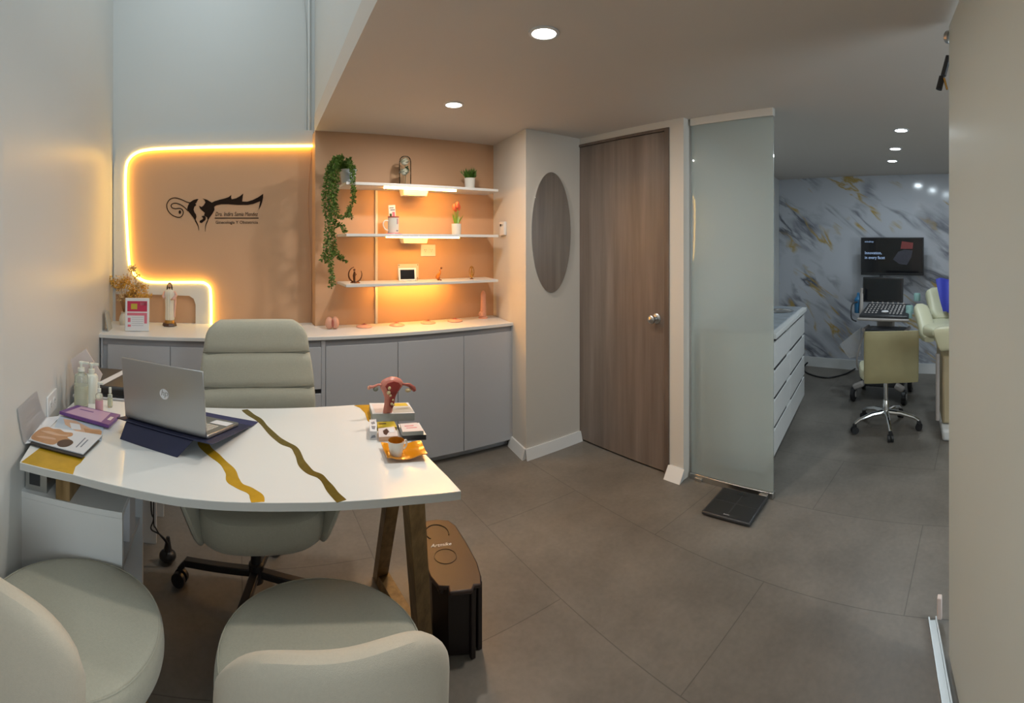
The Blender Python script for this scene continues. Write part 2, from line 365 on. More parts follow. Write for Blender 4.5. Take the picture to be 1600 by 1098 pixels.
    def ribbon(self, pts, w, nrm, t):           # flat stroke of width w on a plane with normal nrm
        pts = [Vector(p) for p in pts]; nrm = Vector(nrm).normalized(); ww = w if isinstance(w, (list, tuple)) else [w] * len(pts)
        rings = []
        for i, p in enumerate(pts):
            d = (pts[min(i + 1, len(pts) - 1)] - pts[max(i - 1, 0)]).normalized(); s = nrm.cross(d).normalized() * ww[i] / 2
            rings.append([p - s, p + s, p + s + nrm * t, p - s + nrm * t])
        return self.loft(rings)
    def leafs(self, c, d, ln, w):
        c = Vector(c); d = Vector(d).normalized(); s = d.orthogonal().normalized()
        s.rotate(Matrix.Rotation(random.uniform(0, 6.28), 3, d)); nn = d.cross(s) * w * 0.2
        return self.add([c, c + d * ln * 0.5 + s * w / 2 + nn, c + d * ln, c + d * ln * 0.5 - s * w / 2 + nn], [(0, 1, 2, 3)])
    def build(self, name, mats, parent=None, origin=None, bev=0, seg=2, smooth=35, sub=0):
        if not isinstance(mats, (list, tuple)): mats = [mats]
        if origin is None:
            if parent is not None: origin = Vector((0, 0, 0))
            else:
                lo = [min(p[i] for p in self.v) for i in range(3)]; hi = [max(p[i] for p in self.v) for i in range(3)]
                origin = Vector(((lo[0] + hi[0]) / 2, (lo[1] + hi[1]) / 2, lo[2]))
        origin = Vector(origin)
        me = bpy.data.meshes.new(name); me.from_pydata([p - origin for p in self.v], [], self.f)
        for m in mats: me.materials.append(M[m] if isinstance(m, str) else m)
        me.polygons.foreach_set('material_index', self.m)
        bm = bmesh.new(); bm.from_mesh(me); bmesh.ops.recalc_face_normals(bm, faces=bm.faces); bm.to_mesh(me); bm.free()
        if smooth:
            me.shade_smooth(); me.set_sharp_from_angle(angle=R(smooth))
        o = bpy.data.objects.new(name, me); COL.objects.link(o)
        if parent is not None: o.parent = parent
        else: o.location = origin
        if bev:
            b = o.modifiers.new('bevel', 'BEVEL'); b.width = bev; b.segments = seg; b.limit_method = 'ANGLE'; b.angle_limit = R(40)
        if sub:
            s = o.modifiers.new('sub', 'SUBSURF'); s.levels = sub; s.render_levels = sub
        return o

def thing(name, label, cat, loc=(0, 0, 0), rz=0, group=None):
    o = bpy.data.objects.new(name, None); COL.objects.link(o); o.empty_display_size = 0.05
    o.location = loc; o.rotation_euler = (0, 0, rz); o['label'] = label; o['category'] = cat
    if group: o['group'] = group
    return o
def tag(o, label, cat, group=None):
    o['label'] = label; o['category'] = cat
    if group: o['group'] = group
    return o
def struct(o, label=None, cat=None):
    o['kind'] = 'structure'
    if label: o['label'] = label
    if cat: o['category'] = cat
    return o
def text(name, s, size, loc, xdir, ydir, m, parent=None, depth=0.0006, shear=0.0, width=None):
    """lettering laid out along xdir, letters standing along ydir; returned as a mesh object"""
    cu = bpy.data.curves.new(name, 'FONT'); cu.body = s; cu.size = size; cu.extrude = depth; cu.shear = shear; cu.resolution_u = 2
    tmp = bpy.data.objects.new('tmp', cu); COL.objects.link(tmp)
    dg = bpy.context.evaluated_depsgraph_get(); dg.update()
    me = bpy.data.meshes.new_from_object(tmp.evaluated_get(dg))
    bpy.data.objects.remove(tmp)
    x = Vector(xdir).normalized(); y = Vector(ydir).normalized(); z = x.cross(y)
    sx = 1.0
    if width and len(me.vertices): sx = width / max(v.co.x for v in me.vertices)
    loc = Vector(loc)
    for v in me.vertices: v.co = x * v.co.x * sx + y * v.co.y + z * v.co.z
    me.materials.clear(); me.materials.append(M[m])
    o = bpy.data.objects.new(name, me); COL.objects.link(o); o.location = loc
    if parent is not None: o.parent = parent
    return o
def smooth_path(pts, n=6, closed=False):
    pts = [Vector(p) for p in pts]; out = []; N = len(pts)
    for i in range(N if closed else N - 1):
        g = lambda k: pts[k % N] if closed else pts[min(max(k, 0), N - 1)]
        p0, p1, p2, p3 = g(i - 1), g(i), g(i + 1), g(i + 2)
        for j in range(n):
            t = j / n
            out.append(0.5 * ((2 * p1) + (p2 - p0) * t + (2 * p0 - 5 * p1 + 4 * p2 - p3) * t * t + (3 * p1 - p0 - 3 * p2 + p3) * t ** 3))
    if not closed: out.append(pts[-1])
    return out
def wallbox(a, b, z0, z1, th, name, m, kind=True):
    """vertical wall whose visible face runs a -> b; thickness th to the left of a -> b"""
    a = Vector(a); b = Vector(b); d = (b - a).normalized(); n = Vector((-d.y, d.x)) * th
    o = MB().prism([a, b, b + n, a + n], z0, z1).build(name, m, smooth=0)
    return struct(o)

ZL, ZH = 2.22, 4.2          # low ceiling, ceiling of the tall void
YB, YS = 3.34, 3.20         # back wall, shelf wall
DZ = 0.75                   # desk height
CZ = 0.885                  # sideboard height

# ================================================================== SETTING
struct(MB().box(-1.3, 5.6, -2.2, 3.6, -0.1, 0).build('floor', 'floor', origin=(0, 0, 0), smooth=0))
LW = [(-0.68, -2.0), (-0.70, 1.30), (-0.905, YB)]
struct(MB().prism([(-0.68, -2.1), (-0.70, 1.30), (-0.91, YB + .12), (-1.2, YB + .12), (-1.2, -2.1)], 0, ZH).build('wall_left', 'wall', smooth=0))
struct(MB().box(-1.2, 0.62, YB, YB + .15, 0, ZH).build('wall_back', 'wall', smooth=0))
struct(MB().prism([(0.53, YS), (1.93, YS), (1.93, YB + .15), (0.62, YB + .15), (0.53, YB)], 0, ZL).build('wall_shelf_niche', 'peach', smooth=0))
struct(MB().prism([(1.92, YS + .14), (1.92, YS), (1.82, 2.61), (2.31, 2.62), (2.31, YS + .14)], 0, ZL).build('wall_pillar', 'cream_wall', smooth=0))
LE = [(0.545, YB), (0.53, 3.2), (0.437, 1.435), (0.36, 0.0), (0.25, -2.1)]       # left edge of the low ceiling
struct(MB().prism(LE + [(5.5, -2.1), (5.5, YB + .1), (0.545, YB + .1)], ZL, ZL + .12).build('ceiling', 'ceil', smooth=0))
struct(MB().prism([(x + .004, y) for x, y in LE] + [(x + .12, y) for x, y in reversed(LE)], ZL + .005, ZH).build('wall_bulkhead', 'wall', smooth=0))
struct(MB().box(-1.2, 0.7, -2.1, YB + .15, ZH, ZH + .1).build('ceiling_upper', 'wall', smooth=0))
# front wall behind the photographer with an opening made up for the added fill lamp
wf = MB(); wf.box(-1.2, 0.6, -2.15, -2.0, 0, ZH); wf.box(1.8, 5.6, -2.15, -2.0, 0, ZL + .1); wf.box(0.6, 1.8, -2.15, -2.0, 0, 1.0); wf.box(0.6, 1.8, -2.15, -2.0, 2.1, ZL + .1)
struct(wf.build('wall_front', 'wall', smooth=0))
# door wall: solid from the door to the glass, lintel over the door
B_, C_ = Vector((2.31, 2.62)), Vector((2.345, 1.706))
DL, DR = PL(899, 400, B_, C_), PL(1042, 400, B_, C_)
def wall_seg(name, a, b, z0, z1, th=0.12, m='cream_wall'):
    a = Vector(a[:2]); b = Vector(b[:2]); d = (b - a).normalized(); n = Vector((-d.y, d.x)) * th
    return struct(MB().prism([a, b, b + n, a + n], z0, z1).build(name, m, smooth=0))
wall_seg('wall_door_side', DR, C_, 0, ZL)
wall_seg('wall_over_door', B_, DR, 2.175, ZL)
# exam room: marble end wall, side wall and the far side
XM = 5.25
struct(MB().box(XM, XM + .12, -2.1, 2.6, 0, ZL).build('wall_marble', 'marble', origin=(XM, 0, 0), smooth=0))
wall_seg('wall_exam_left', (2.47, 1.775), (XM, 2.39), 0, ZL, m='wall')
struct(MB().box(2.3, 5.5, YB - .02, YB + .1, 0, ZL).build('wall_rear', 'wall', smooth=0))
# skirting
def skirting(name, pts, h=0.085, t=0.012, m='white', flare=0.0):
    mb = MB()
    for a, b in zip(pts[:-1], pts[1:]):
        a = Vector(a); b = Vector(b); d = (b - a).normalized(); n = Vector((d.y, -d.x))
        e = d * t
        mb.hexa([(*(a - e * 0), 0), (*(b + e * 0), 0), (*(b + n * (t + flare) + e), 0), (*(a + n * (t + flare) - e), 0)],
                [(*(a), h), (*(b), h), (*(b + n * t + e), h), (*(a + n * t - e), h)])
    return struct(mb.build(name, m, smooth=0))
skirting('baseboard_pillar', [(1.858, 2.835), (1.82, 2.61), (2.30, 2.62)], 0.07, 0.012, flare=0.02)
skirting('baseboard_door', [DR.xy + (C_ - DR.xy).normalized() * .03, C_], 0.07, 0.012, flare=0.05)
skirting('baseboard_marble', [(XM, 2.37), (XM, -2.0)], 0.11, 0.02)
skirting('baseboard_left', [(-0.68, -1.9), (-0.70, 1.30), (-0.85, 2.83)], 0.07, 0.012)

# LED-framed accent on the back wall
def W3(px, py, off=0.0): 
    p = PY(px, py, YB - off); return p
acc_pts = [(492, 206), (240, 211), (205, 220), (186, 240), (181, 300), (181, 512), (492, 512)]
struct(MB().solid([W3(*p, 0.001) for p in acc_pts], (0, -0.003, 0)).build('trim_accent_paint', 'peach', smooth=0))
led_px = [(489, 228), (440, 228.5), (380, 229), (320, 230), (260, 232), (232, 234), (215, 238), (203, 247), (197, 262), (196, 300), (198, 350), (201, 400), (203, 416), (209, 427), (220, 436), (235, 440.5), (270, 441), (312, 441), (321, 443), (327, 448), (329, 456), (330, 480), (330, 506)]
inner = [(306, 506), (306, 475), (303, 466), (296, 461.5), (250, 460), (222, 459), (200, 459), (183, 459)]
outer = [(179, 440), (178, 300), (179, 262), (184, 238), (195, 222), (214, 213), (245, 210), (320, 207), (400, 205), (489, 204.5)]
struct(MB().solid([W3(*p, 0.004) for p in led_px + inner + outer], (0, -0.022, 0)).build('trim_led_frame', 'wall', smooth=0))
struct(MB().solid([W3(*p, 0.002) for p in [(183, 459), (183, 512), (306, 512), (306, 459)]], (0, -0.001, 0)).build('trim_arch_paint', 'peach', smooth=0))
led = MB(); pts = [W3(p.x, p.y, 0.026) for p in smooth_path([(x, y, 0) for x, y in led_px], 3)]
led.tube(pts, 0.0095, 8)
tag(led.build('led_strip', 'led'), 'warm glowing LED strip outlining the rounded frame on the peach wall', 'light strip')
# thin cables and conduit at the inner corner of the back wall
tag(MB().tube(smooth_path([(0.505, YB - .012, ZL + 1.9), (0.507, YB - .012, 3.2), (0.507, YB - .012, ZL + .02)], 6), 0.011, 10).build('conduit', 'wall'), 'white painted pipe running down the upper back corner', 'pipe')
tag(MB().tube(smooth_path([(0.40, YB - .01, ZH - .02), (0.455, YB - .01, 3.35), (0.485, YB - .01, 2.95), (0.49, YB - .01, 2.5), (0.485, YB - .01, 2.22)], 8), 0.004, 6).build('cable', 'wall'), 'thin cable curving down beside the white pipe above the lit frame', 'cable')
tag(MB().tube(smooth_path([W3(488, 228, .012), W3(484, 260, .012), W3(481, 320, .012), W3(484, 380, .012), W3(486, 430, .012), W3(485, 503, .012)], 8), 0.0025, 6).build('cable', 'peach'), 'thin peach painted cable dropping from the LED strip end to the counter', 'cable')

# ------------------------------------------------------------------ door
door = bpy.data.objects.new('door_1', None); COL.objects.link(door); struct(door, 'grey-brown wood grain door beside the oval mirror', 'door')
dd = (DR.xy - DL.xy); dlen = dd.length; door.location = (DL.x, DL.y, 0); door.rotation_euler = (0, 0, atan2(dd.y, dd.x))
# local frame: x along the wall towards the glass panel, -y into the room (to the viewer)
MB().box(0.018, dlen - .018, 0.003, .043, 0.012, 2.155).build('leaf', 'door', door, bev=0.002)
fr = MB(); fr.box(-.012, .016, -.008, .11, 0, 2.175); fr.box(dlen - .016, dlen + .02, -.008, .11, 0, 2.175); fr.box(.0161, dlen - .0161, -.008, .11, 2.157, 2.175)
fr.build('frame', 'jamb', door, bev=0.002)
kx = dlen - .085; kz = 0.97
kn = MB(); kn.t((kx, 0.003, kz), (R(90), 0, 0)); kn.lathe([(0.001, 0), (.033, 0), (.033, .004), (.026, .009), (.013, .012), (.012, .03), (.022, .036), (.0275, .048), (.026, .060), (.018, .066), (.001, .068)], 24)
kn.build('knob', 'steel', door)
for hz in (0.25, 1.15, 1.95):
    MB().t((0.012, -0.004, hz)).lathe([(.001, -.045), (.006, -.045), (.006, .045), (.001, .045)], 10).build('hinge', 'steel', door)
# fix: leaf grain uses object space, so it stays with the door

# oval mirror
mc = PY(860.5, 363, 2.612); m0 = PY(830, 363, 2.612); m1 = PY(891, 363, 2.612)
mt, mbm = PY(860.5, 269, 2.612), PY(860.5, 457, 2.612)
rw, rh = (m1.x - m0.x) / 2, (mt.z - mbm.z) / 2; cx_ = (m0.x + m1.x) / 2
mir = MB(); mir.loft([[(cx_ + rw * cos(2 * pi * i / 64), yy, mc.z + rh * sin(2 * pi * i / 64)) for i in range(64)] for yy in (2.612, 2.606)])
tag(mir.build('wall_mirror', 'mirror', bev=0.001), 'frameless tall oval mirror on the wall left of the wooden door', 'mirror')

# thermostat on the pillar's warm side
pa, pb = Vector((1.82, 2.61)), Vector((1.92, 3.2))
tc_ = PL(788, 358, pa, pb); dv = (pb - pa).normalized(); nv = Vector((-dv.y, dv.x))
th = thing('thermostat', 'small white wall controller with dark display on the pillar beside the shelves', 'controller', (tc_.x, tc_.y, tc_.z - .045), atan2(dv.y, dv.x))
MB().box(-.045, .045, 0, .022, 0, .10).build('housing', 'white', th, bev=0.005)
MB().box(.006, .030, .022, .0235, .066, .084).build('display', 'screen', th)
for i in range(2): MB().box(-.006 - i * .016, .002 - i * .016, .022, .0245, .068, .082).build('button', 'cardside', th)

# ------------------------------------------------------------------ frosted glass partition
GA, GB = Vector((2.405, 1.69)), Vector((2.440, 1.145))
gd = (GB - GA); gl = gd.length
gp = thing('glass_partition', 'tall frosted glass panel standing between door wall and exam room', 'glass panel', (GA.x, GA.y, 0), atan2(gd.y, gd.x))
MB().box(.004, gl, -.005, .005, 0.035, ZL - .045).build('pane', 'frosted', gp)
MB().box(0, gl + .002, -.016, .016, ZL - .045, ZL).build('top_rail', 'cream_wall', gp, bev=.002)
MB().box(0, gl + .004, -.018, .018, 0.0, .035).build('bottom_rail', 'steel', gp, bev=.003)
for k in (0.04, gl - .08): MB().box(k, k + .05, -.03, -.0181, 0.002, .02).build('rail_clamp', 'steel', gp, bev=.002)

# ------------------------------------------------------------------ sliding door leaf close to the camera and its floor track
SA, SB = Vector((1.63, 0.112)), Vector((0.62, -0.147))
sd = SB - SA; sl = sd.length
dr2 = bpy.data.objects.new('door_2', None); COL.objects.link(dr2); struct(dr2, 'white sliding door leaf close by at the right, edge towards the exam room', 'sliding door')
dr2.location = (SA.x, SA.y, 0); dr2.rotation_euler = (0, 0, atan2(sd.y, sd.x))
# local: x from leading edge back towards the photographer's side, -y ... the visible face
MB().box(0, sl, 0.0, .035, 0.03, ZL - .02).build('leaf', 'doorpaint', dr2, bev=0.002)
def PR(px, py, r): 
    f = phi(px); return Vector((r * sin(f), r * cos(f), EYE - (py - YH) * r / K))
iv = dr2.matrix_basis.inverted()
MB().t().tube([iv @ PR(1482, 88, 1.66), iv @ PR(1474, 118, 1.66)], .010, 12).build('lock_arm', 'dark', dr2)
MB().tube([iv @ PR(1472, 120, 1.66), iv @ PR(1467, 140, 1.66)], .011, 12).build('lock_cylinder', 'black', dr2)
MB().tube([iv @ PR(1475, 122, 1.65), iv @ PR(1480, 140, 1.65)], .004, 8).build('lock_pin', 'brassgold', dr2)
MB().tube([iv @ PR(1481, 58, 1.655), iv @ PR(1486, 58, 1.645)], .022, 18).build('roller', 'steel', dr2)
q = MB(); gq = Pz(1467, 972, 0); q.box(gq.x - .012, gq.x + .012, gq.y - .012, gq.y + .006, .018, .10); tag(q.build('floor_guide', 'pinkpaper', bev=.003), 'pale guide block standing at the far end of the floor track', 'door guide')
tr = MB(); ta = Pz(1457, 970, 0); tb = Vector((1.30, 0.065, 0)); tdir = (ta - tb).normalized(); tn = Vector((-tdir.y, tdir.x, 0))
for o_ in (-.014, .014): tr.bar(tb + tn * o_ + Vector((0, 0, .009)), ta + tn * o_ + Vector((0, 0, .009)), .006, .018)
tr.bar(tb + Vector((0, 0, .002)), ta + Vector((0, 0, .002)), .032, .004)
tag(tr.build('floor_track', 'steel'), 'metal floor track of the white sliding door', 'track')
# dark piece of furniture at the lower right corner
fb = thing('side_stand', 'dark brown stand with a chrome rim at the lower right corner', 'stand', (0.765, -0.235, 0), atan2(sd.y, sd.x) + pi)
MB().box(-.12, .12, -.06, .11, 0, .63).build('body', 'brown', fb, bev=.006)
MB().box(-.128, .128, -.066, .118, .63, .645).build('rim', 'chrome', fb, bev=.004)

# ------------------------------------------------------------------ ceiling lights
def downlight(p, label, group, cool=False, r=0.045):
    t = thing('ceiling_light', label, 'ceiling light', (p.x, p.y, ZL), 0, group)
    MB().lathe([(r, 0), (r + .012, 0), (r + .012, -.004), (r, -.006), (r - .001, -.004)], 32).build('trim_ring', 'white', t)
    MB().disc((0, 0, -.004), r - .001, 32, (0, 0, 1), .003).build('diffuser', 'lampcool' if cool else 'lamp', t)
    area('lamp', (0, 0, -.012), (0, 0, 0), 2 * r, EXAM_W if cool else DOWN_W, EXAM_C if cool else DOWN_C, shape='DISK', parent=t)
downlight(Pz(850, 51, ZL), 'large round ceiling light nearest above the open floor', 'warm ceiling lights')
downlight(Pz(709, 163, ZL), 'round ceiling light above the shelves, farther from the camera', 'warm ceiling lights')
downlight(Pz(1408, 203, ZL), 'first and largest of three round lights on the exam room ceiling', 'exam room ceiling lights', True, .043)
downlight(Pz(1399, 232, ZL), 'middle of three round lights on the exam room ceiling', 'exam room ceiling lights', True, .043)
downlight(Pz(1394, 251, ZL), 'farthest of three round lights, close to the marble wall', 'exam room ceiling lights', True, .043)
downlight(Vector((1.3, -1.2, ZL)), 'added unseen round ceiling light behind the photographer', 'warm ceiling lights')  # extra downlight added out of view as fill

# ------------------------------------------------------------------ sideboard along the back wall
YF = 2.83                                                       # cabinet front plane
xs = lambda px: YF * tan(phi(px))
top = MB().prism([(-.85, YF - .01), (1.865, YF - .01), (1.855, 2.86), (1.91, YS - .003), (.527, YS - .003), (.527, YB - .004), (-.9, YB - .004)], CZ - .022, CZ)
tag(top.build('countertop', 'white', bev=.002), 'long white countertop of the sideboard along the back wall', 'countertop')
def cabinet(x0, x1, yb, label, splits, drawers=None):
    t = thing('base_cabinet', label, 'cabinet', ((x0 + x1) / 2, YF, 0), 0, 'grey base cabinets of the sideboard')
    o = Vector(t.location)
    MB().box(x0, x1, YF + .02, yb, .05, CZ - .0225).box(x0 + .005, x1 - .005, YF + .06, yb - .02, 0, .0499).box(x0, x0 + .012, YF + .002, YF + .0199, .05, CZ - .0225).box(x1 - .012, x1, YF + .002, YF + .0199, .05, CZ - .0225).build('body', 'cab', t, o)
    MB().box(x0 + .0125, x1 - .0125, YF + .012, YF + .0198, CZ - .065, CZ - .023).build('finger_gap', 'gap', t, o)
    for a, b in splits:
        MB().box(a + .002, b - .002, YF, YF + .0115, .052, CZ - .062).build('door', 'cab', t, o, bev=.0012)
    if drawers:
        a, b = drawers; zz = [.052, .31, .565, CZ - .062]
        for z0, z1 in zip(zz[:-1], zz[1:]):
            d = MB().box(a, b, YF, YF + .0115, z0, z1 - .004 if z1 > .8 else z1 - .028).build('drawer', 'cab', t, o, bev=.0012)
            if z1 < .8: MB().box(a + .002, b - .002, YF + .0125, YF + .018, z1 - .03, z1 - .002).build('handle_slot', 'black', t, o)
XC = xs(507)
cabinet(-.84, 0.0, YB - .01, 'sideboard cabinet with two doors at the left wall behind the laptop', [(xs(168), xs(266)), (xs(266), -.013)])
cabinet(0.0, XC - .006, YB - .01, 'sideboard drawer cabinet mostly hidden behind the office chair', [], (.014, XC - .02))
cabinet(XC - .006, 1.862, YS - .012, 'sideboard cabinet with three tall doors under the lit shelves', [(XC + .007, xs(622)), (xs(622), xs(725)), (xs(725), 1.85)])

# ------------------------------------------------------------------ wall shelves
SZ = {'low': 1.188, 'mid': 1.512, 'top': 1.842}; SX0, SX1, SY0 = 0.685, 1.80, 2.93
lab = {'low': 'lowest white wall shelf holding the small sculptures', 'mid': 'middle white wall shelf holding the mug and tulips', 'top': 'highest white wall shelf with the hanging plant'}
for k, z in SZ.items():
    t = thing('wall_shelf', lab[k], 'shelf', ((SX0 + SX1) / 2, YS, z - .022), 0, 'white shelves on the peach wall'); o = t.location
    MB().prism([(SX0, SY0), (SX1, SY0), (SX1 + .045, YS - .001), (SX0, YS - .001)], z - .018, z).build('board', 'white', t, o, bev=.0015)
    x0 = tan(phi(597)) * 3.05; x1 = tan(phi(708)) * 3.05
    yl = {'top': 3.00, 'mid': 2.95, 'low': 3.08}[k]
    st = MB().box(x0, x1, yl, yl + .012, z - .026, z - .0185).build('led_bar', 'led_shelf', t, o)
    if k != 'low':
        c = PY(646, 300, 3.1).x
        MB().hexa([(c - .085, 3.06, z - .062), (c + .085, 3.06, z - .062), (c + .085, 3.13, z - .062), (c - .085, 3.13, z - .062)], [(c - .095, 3.05, z - .0185), (c + .095, 3.05, z - .0185), (c + .095, 3.14, z - .0185), (c - .095, 3.14, z - .0185)]).build('sensor_box', 'white', t, o, bev=.002)
tx = PY(587.5, 400, YS).x
tr2 = MB().box(tx - .009, tx + .009, YS - .0135, YS - .0015, CZ + .001, SZ['top'] - .019)
tag(tr2.build('cable_trunking', 'cream_wall', bev=.001), 'thin white cable trunking running up the peach wall behind the shelves', 'trunking')
# wall outlets
def outlet(loc, rz, w, h, label, grp=None):
    t = thing('wall_outlet', label, 'socket', loc, rz, grp)
    MB().box(-w / 2, w / 2, -.008, 0, 0, h).build('plate', 'white', t, bev=.003)
    for sx in (-.2, .2):
        q = MB(); q.t((sx * w, -.0081, h / 2), (R(90), 0, 0)).lathe([(.001, 0), (.017, 0), (.017, .002), (.001, .002)], 20); so = q.build('socket', 'white', t)
        q = MB()
        for dx, dz in ((-.006, .004), (.006, .004), (0, -.007)): q.box(sx * w + dx - .0012, sx * w + dx + .0012, -.0105, -.0102, h / 2 + dz - .004, h / 2 + dz + .004)
        q.build('slot', 'black', so)
oc = PY(668.5, 391, YS)
outlet((oc.x, YS - .001, oc.z - .043), 0, .118, .086, 'double white wall socket on the peach wall between the shelves')
la, lb = Vector((-0.70, 1.30)), Vector((-0.905, YB)); ld = (lb - la).normalized()
ol = PL(79, 626, la, lb); ln = Vector((ld.y, -ld.x))
outlet((ol.x + ln.x * .001, ol.y + ln.y * .001, ol.z - .05), atan2(ld.y, ld.x), .13, .085, 'double wall socket low on the left wall beside the curled paper')

# ------------------------------------------------------------------ desk
def D(px, py, h=0.0): return Pz(px, py, DZ + h)
fe = [(31, 722), (70, 732), (113, 741), (155, 752), (198, 762), (277, 777), (340, 783), (400, 785), (460, 785), (520, 784), (580, 780.5), (640, 775), (720, 767)]
desk_xy = [D(*p).xy for p in fe] + [D(700, 745).xy, D(655, 700).xy, D(600, 652).xy, Vector((.517, 1.975)), Vector((.50, 1.99)), Vector((-.09, 2.012)), Vector((-.45, 2.03)), Vector((-.705, 2.04)), Vector((-.715, 1.6))]
desk = thing('desk', 'white desk with gold river lines, curved front edge and oak trestle legs', 'desk', (0, 1.6, 0)); o = desk.location
MB().prism(desk_xy, DZ - .024, DZ - .0021).build('shaded_edge', 'desk_edge_shade', desk, o); MB().prism(desk_xy, DZ - .002, DZ).build('tabletop', 'desk', desk, o, smooth=0)  # slab under the top carries the painted shade of the edge
def river(px, w, m, parent_name='gold_inlay', h=.0006):
    p = [D(x, y).to_3d() for x, y in px]; 
    p = smooth_path(p, 5); ww = []
    for i in range(len(p)): ww.append(w * (1 + .14 * sin(i * .33) + .06 * sin(i * .8)))
    return MB().ribbon(p, ww, (0, 0, 1), h).build(parent_name, m, desk, o, smooth=0)
river([(316, 690), (322, 700), (336, 712), (352, 726), (361, 738), (364, 750), (374, 759), (390, 766), (400, 774), (403, 784.5)], .034, 'gold')
river([(382, 640), (392, 648), (405, 656), (416, 668), (430, 682), (444, 692), (459, 699), (466, 710), (472, 724), (484, 737), (500, 744), (511, 756), (521, 770), (534, 783)], .026, 'dgold')
MB().prism([D(*p).xy for p in [(33, 722), (66, 697), (96, 704), (133, 714), (126, 723), (118, 729), (114, 741)]], DZ, DZ + .0006).build('gold_corner', 'gold', desk, o, smooth=0)
MB().prism([D(*p).xy for p in [(553, 633.5), (563, 632.5), (578, 632.5), (580, 662), (574, 657), (570, 645), (562, 637)]], DZ, DZ + .0006).build('gold_corner', 'gold', desk, o, smooth=0)
# right trestle
ft, fb_ = (.500, 1.29, DZ - .024), (.635, 1.53, .0); bt, bb_ = (.535, 1.52, DZ - .024), (.606, 1.955, .0)
def leg(a, b, w=.05, d=.065):
    a = Vector(a); b = Vector(b)
    return MB().hexa([(b.x - w / 2, b.y - d / 2, b.z), (b.x + w / 2, b.y - d / 2, b.z), (b.x + w / 2, b.y + d / 2, b.z), (b.x - w / 2, b.y + d / 2, b.z)],
                     [(a.x - w / 2, a.y - d / 2, a.z), (a.x + w / 2, a.y - d / 2, a.z), (a.x + w / 2, a.y + d / 2, a.z), (a.x - w / 2, a.y + d / 2, a.z)])
leg(ft, fb_).build('leg', 'oak', desk, o, bev=.002); leg(bt, bb_, .05, .05).build('leg', 'oak', desk, o, bev=.002)
MB().bar((.606, 1.93, .028), (.633, 1.56, .028), .05, .054).build('stretcher', 'oak', desk, o, bev=.002)
# oak block carrying the desk on the side cabinet
MB().cbox((-.565, 1.52, (DZ - .024 + .6) / 2), (.05, .12, DZ - .024 - .6)).build('support_block', 'oak', desk, o, bev=.002)

# ------------------------------------------------------------------ low open cabinet carrying the left end of the desk
t = thing('side_cabinet', 'low white cabinet with open side shelves under the left end of the desk', 'cabinet', (-.56, 1.9, 0)); o = t.location
xl, xr, y0, y1, hz = -.745, -.36, 1.46, 2.50, .6
q = MB(); q.hexa([(-.72, y0, hz - .02), (xr, y0 - .01, hz - .02), (xr - .03, y1, hz - .02), (-.815, y1, hz - .02)], [(-.72, y0, hz), (xr, y0 - .01, hz), (xr - .03, y1, hz), (-.815, y1, hz)]); q.build('top_board', 'white', t, o, bev=.001)
q = MB(); q.hexa([(-.72, y0, 0), (xr, y0 - .01, 0), (xr, y0 + .008, 0), (-.72, y0 + .018, 0)], [(-.72, y0, hz - .0201), (xr, y0 - .01, hz - .0201), (xr, y0 + .008, hz - .0201), (-.72, y0 + .018, hz - .0201)]); q.build('end_panel', 'white', t, o)
for yy in (1.92, 2.25, y1 - .02): MB().box(-.74, xr - .03, yy, yy + .018, 0, hz - .0201).build('divider', 'white', t, o)
MB().box(-.735, -.72, y0 + .02, y1, .0, hz - .021).build('back_panel', 'white', t, o)
MB().box(-.719, xr - .04, y0 + .02, 1.919, .30, .316).build('shelf_board', 'white', t, o)
MB().box(-.719, xr - .04, y0 + .02, 1.919, .02, .036).build('shelf_board', 'white', t, o)
# things in the open side
def pack(name, cx, cy, z, w, d, h, m, label, cat, rz=0, grp=None):
    q = MB(); q.t((cx, cy, z), (0, 0, rz)); q.box(-w / 2, w / 2, -d / 2, d / 2, 0, h); return tag(q.build(name, m, bev=.002), label, cat, grp)
pack('carton', -.50, 1.62, .3165, .16, .07, .22, 'fleshdark', 'dark red carton standing on the upper side shelf under the desk', 'box')
pack('carton', -.47, 1.80, .3165, .13, .10, .20, 'paper', 'white carton behind the dark red one under the desk', 'box')
pack('carton', -.47, 1.66, .0365, .12, .10, .13, 'pinkpaper', 'pale pink packet on the bottom shelf under the desk', 'box')
# grey mesh holder under the desk corner
t = thing('metal_box', 'small grey metal mesh holder squeezed under the desk corner', 'holder', (-.675, 1.50, .6))
q = MB(); q.box(-.035, .045, -.02, -.0175, .001, .105); q.box(-.035, .045, .0575, .06, .001, .105); q.box(-.035, -.0325, -.0175, .0575, .001, .105); q.box(.0425, .045, -.0175, .0575, .001, .105); q.box(-.032, .042, -.017, .057, .001, .004)
q.build('box', 'steel', t)
q = MB(); q.box(-.02, .02, -.0215, -.0202, .02, .09); q.build('clip', 'dark', t)

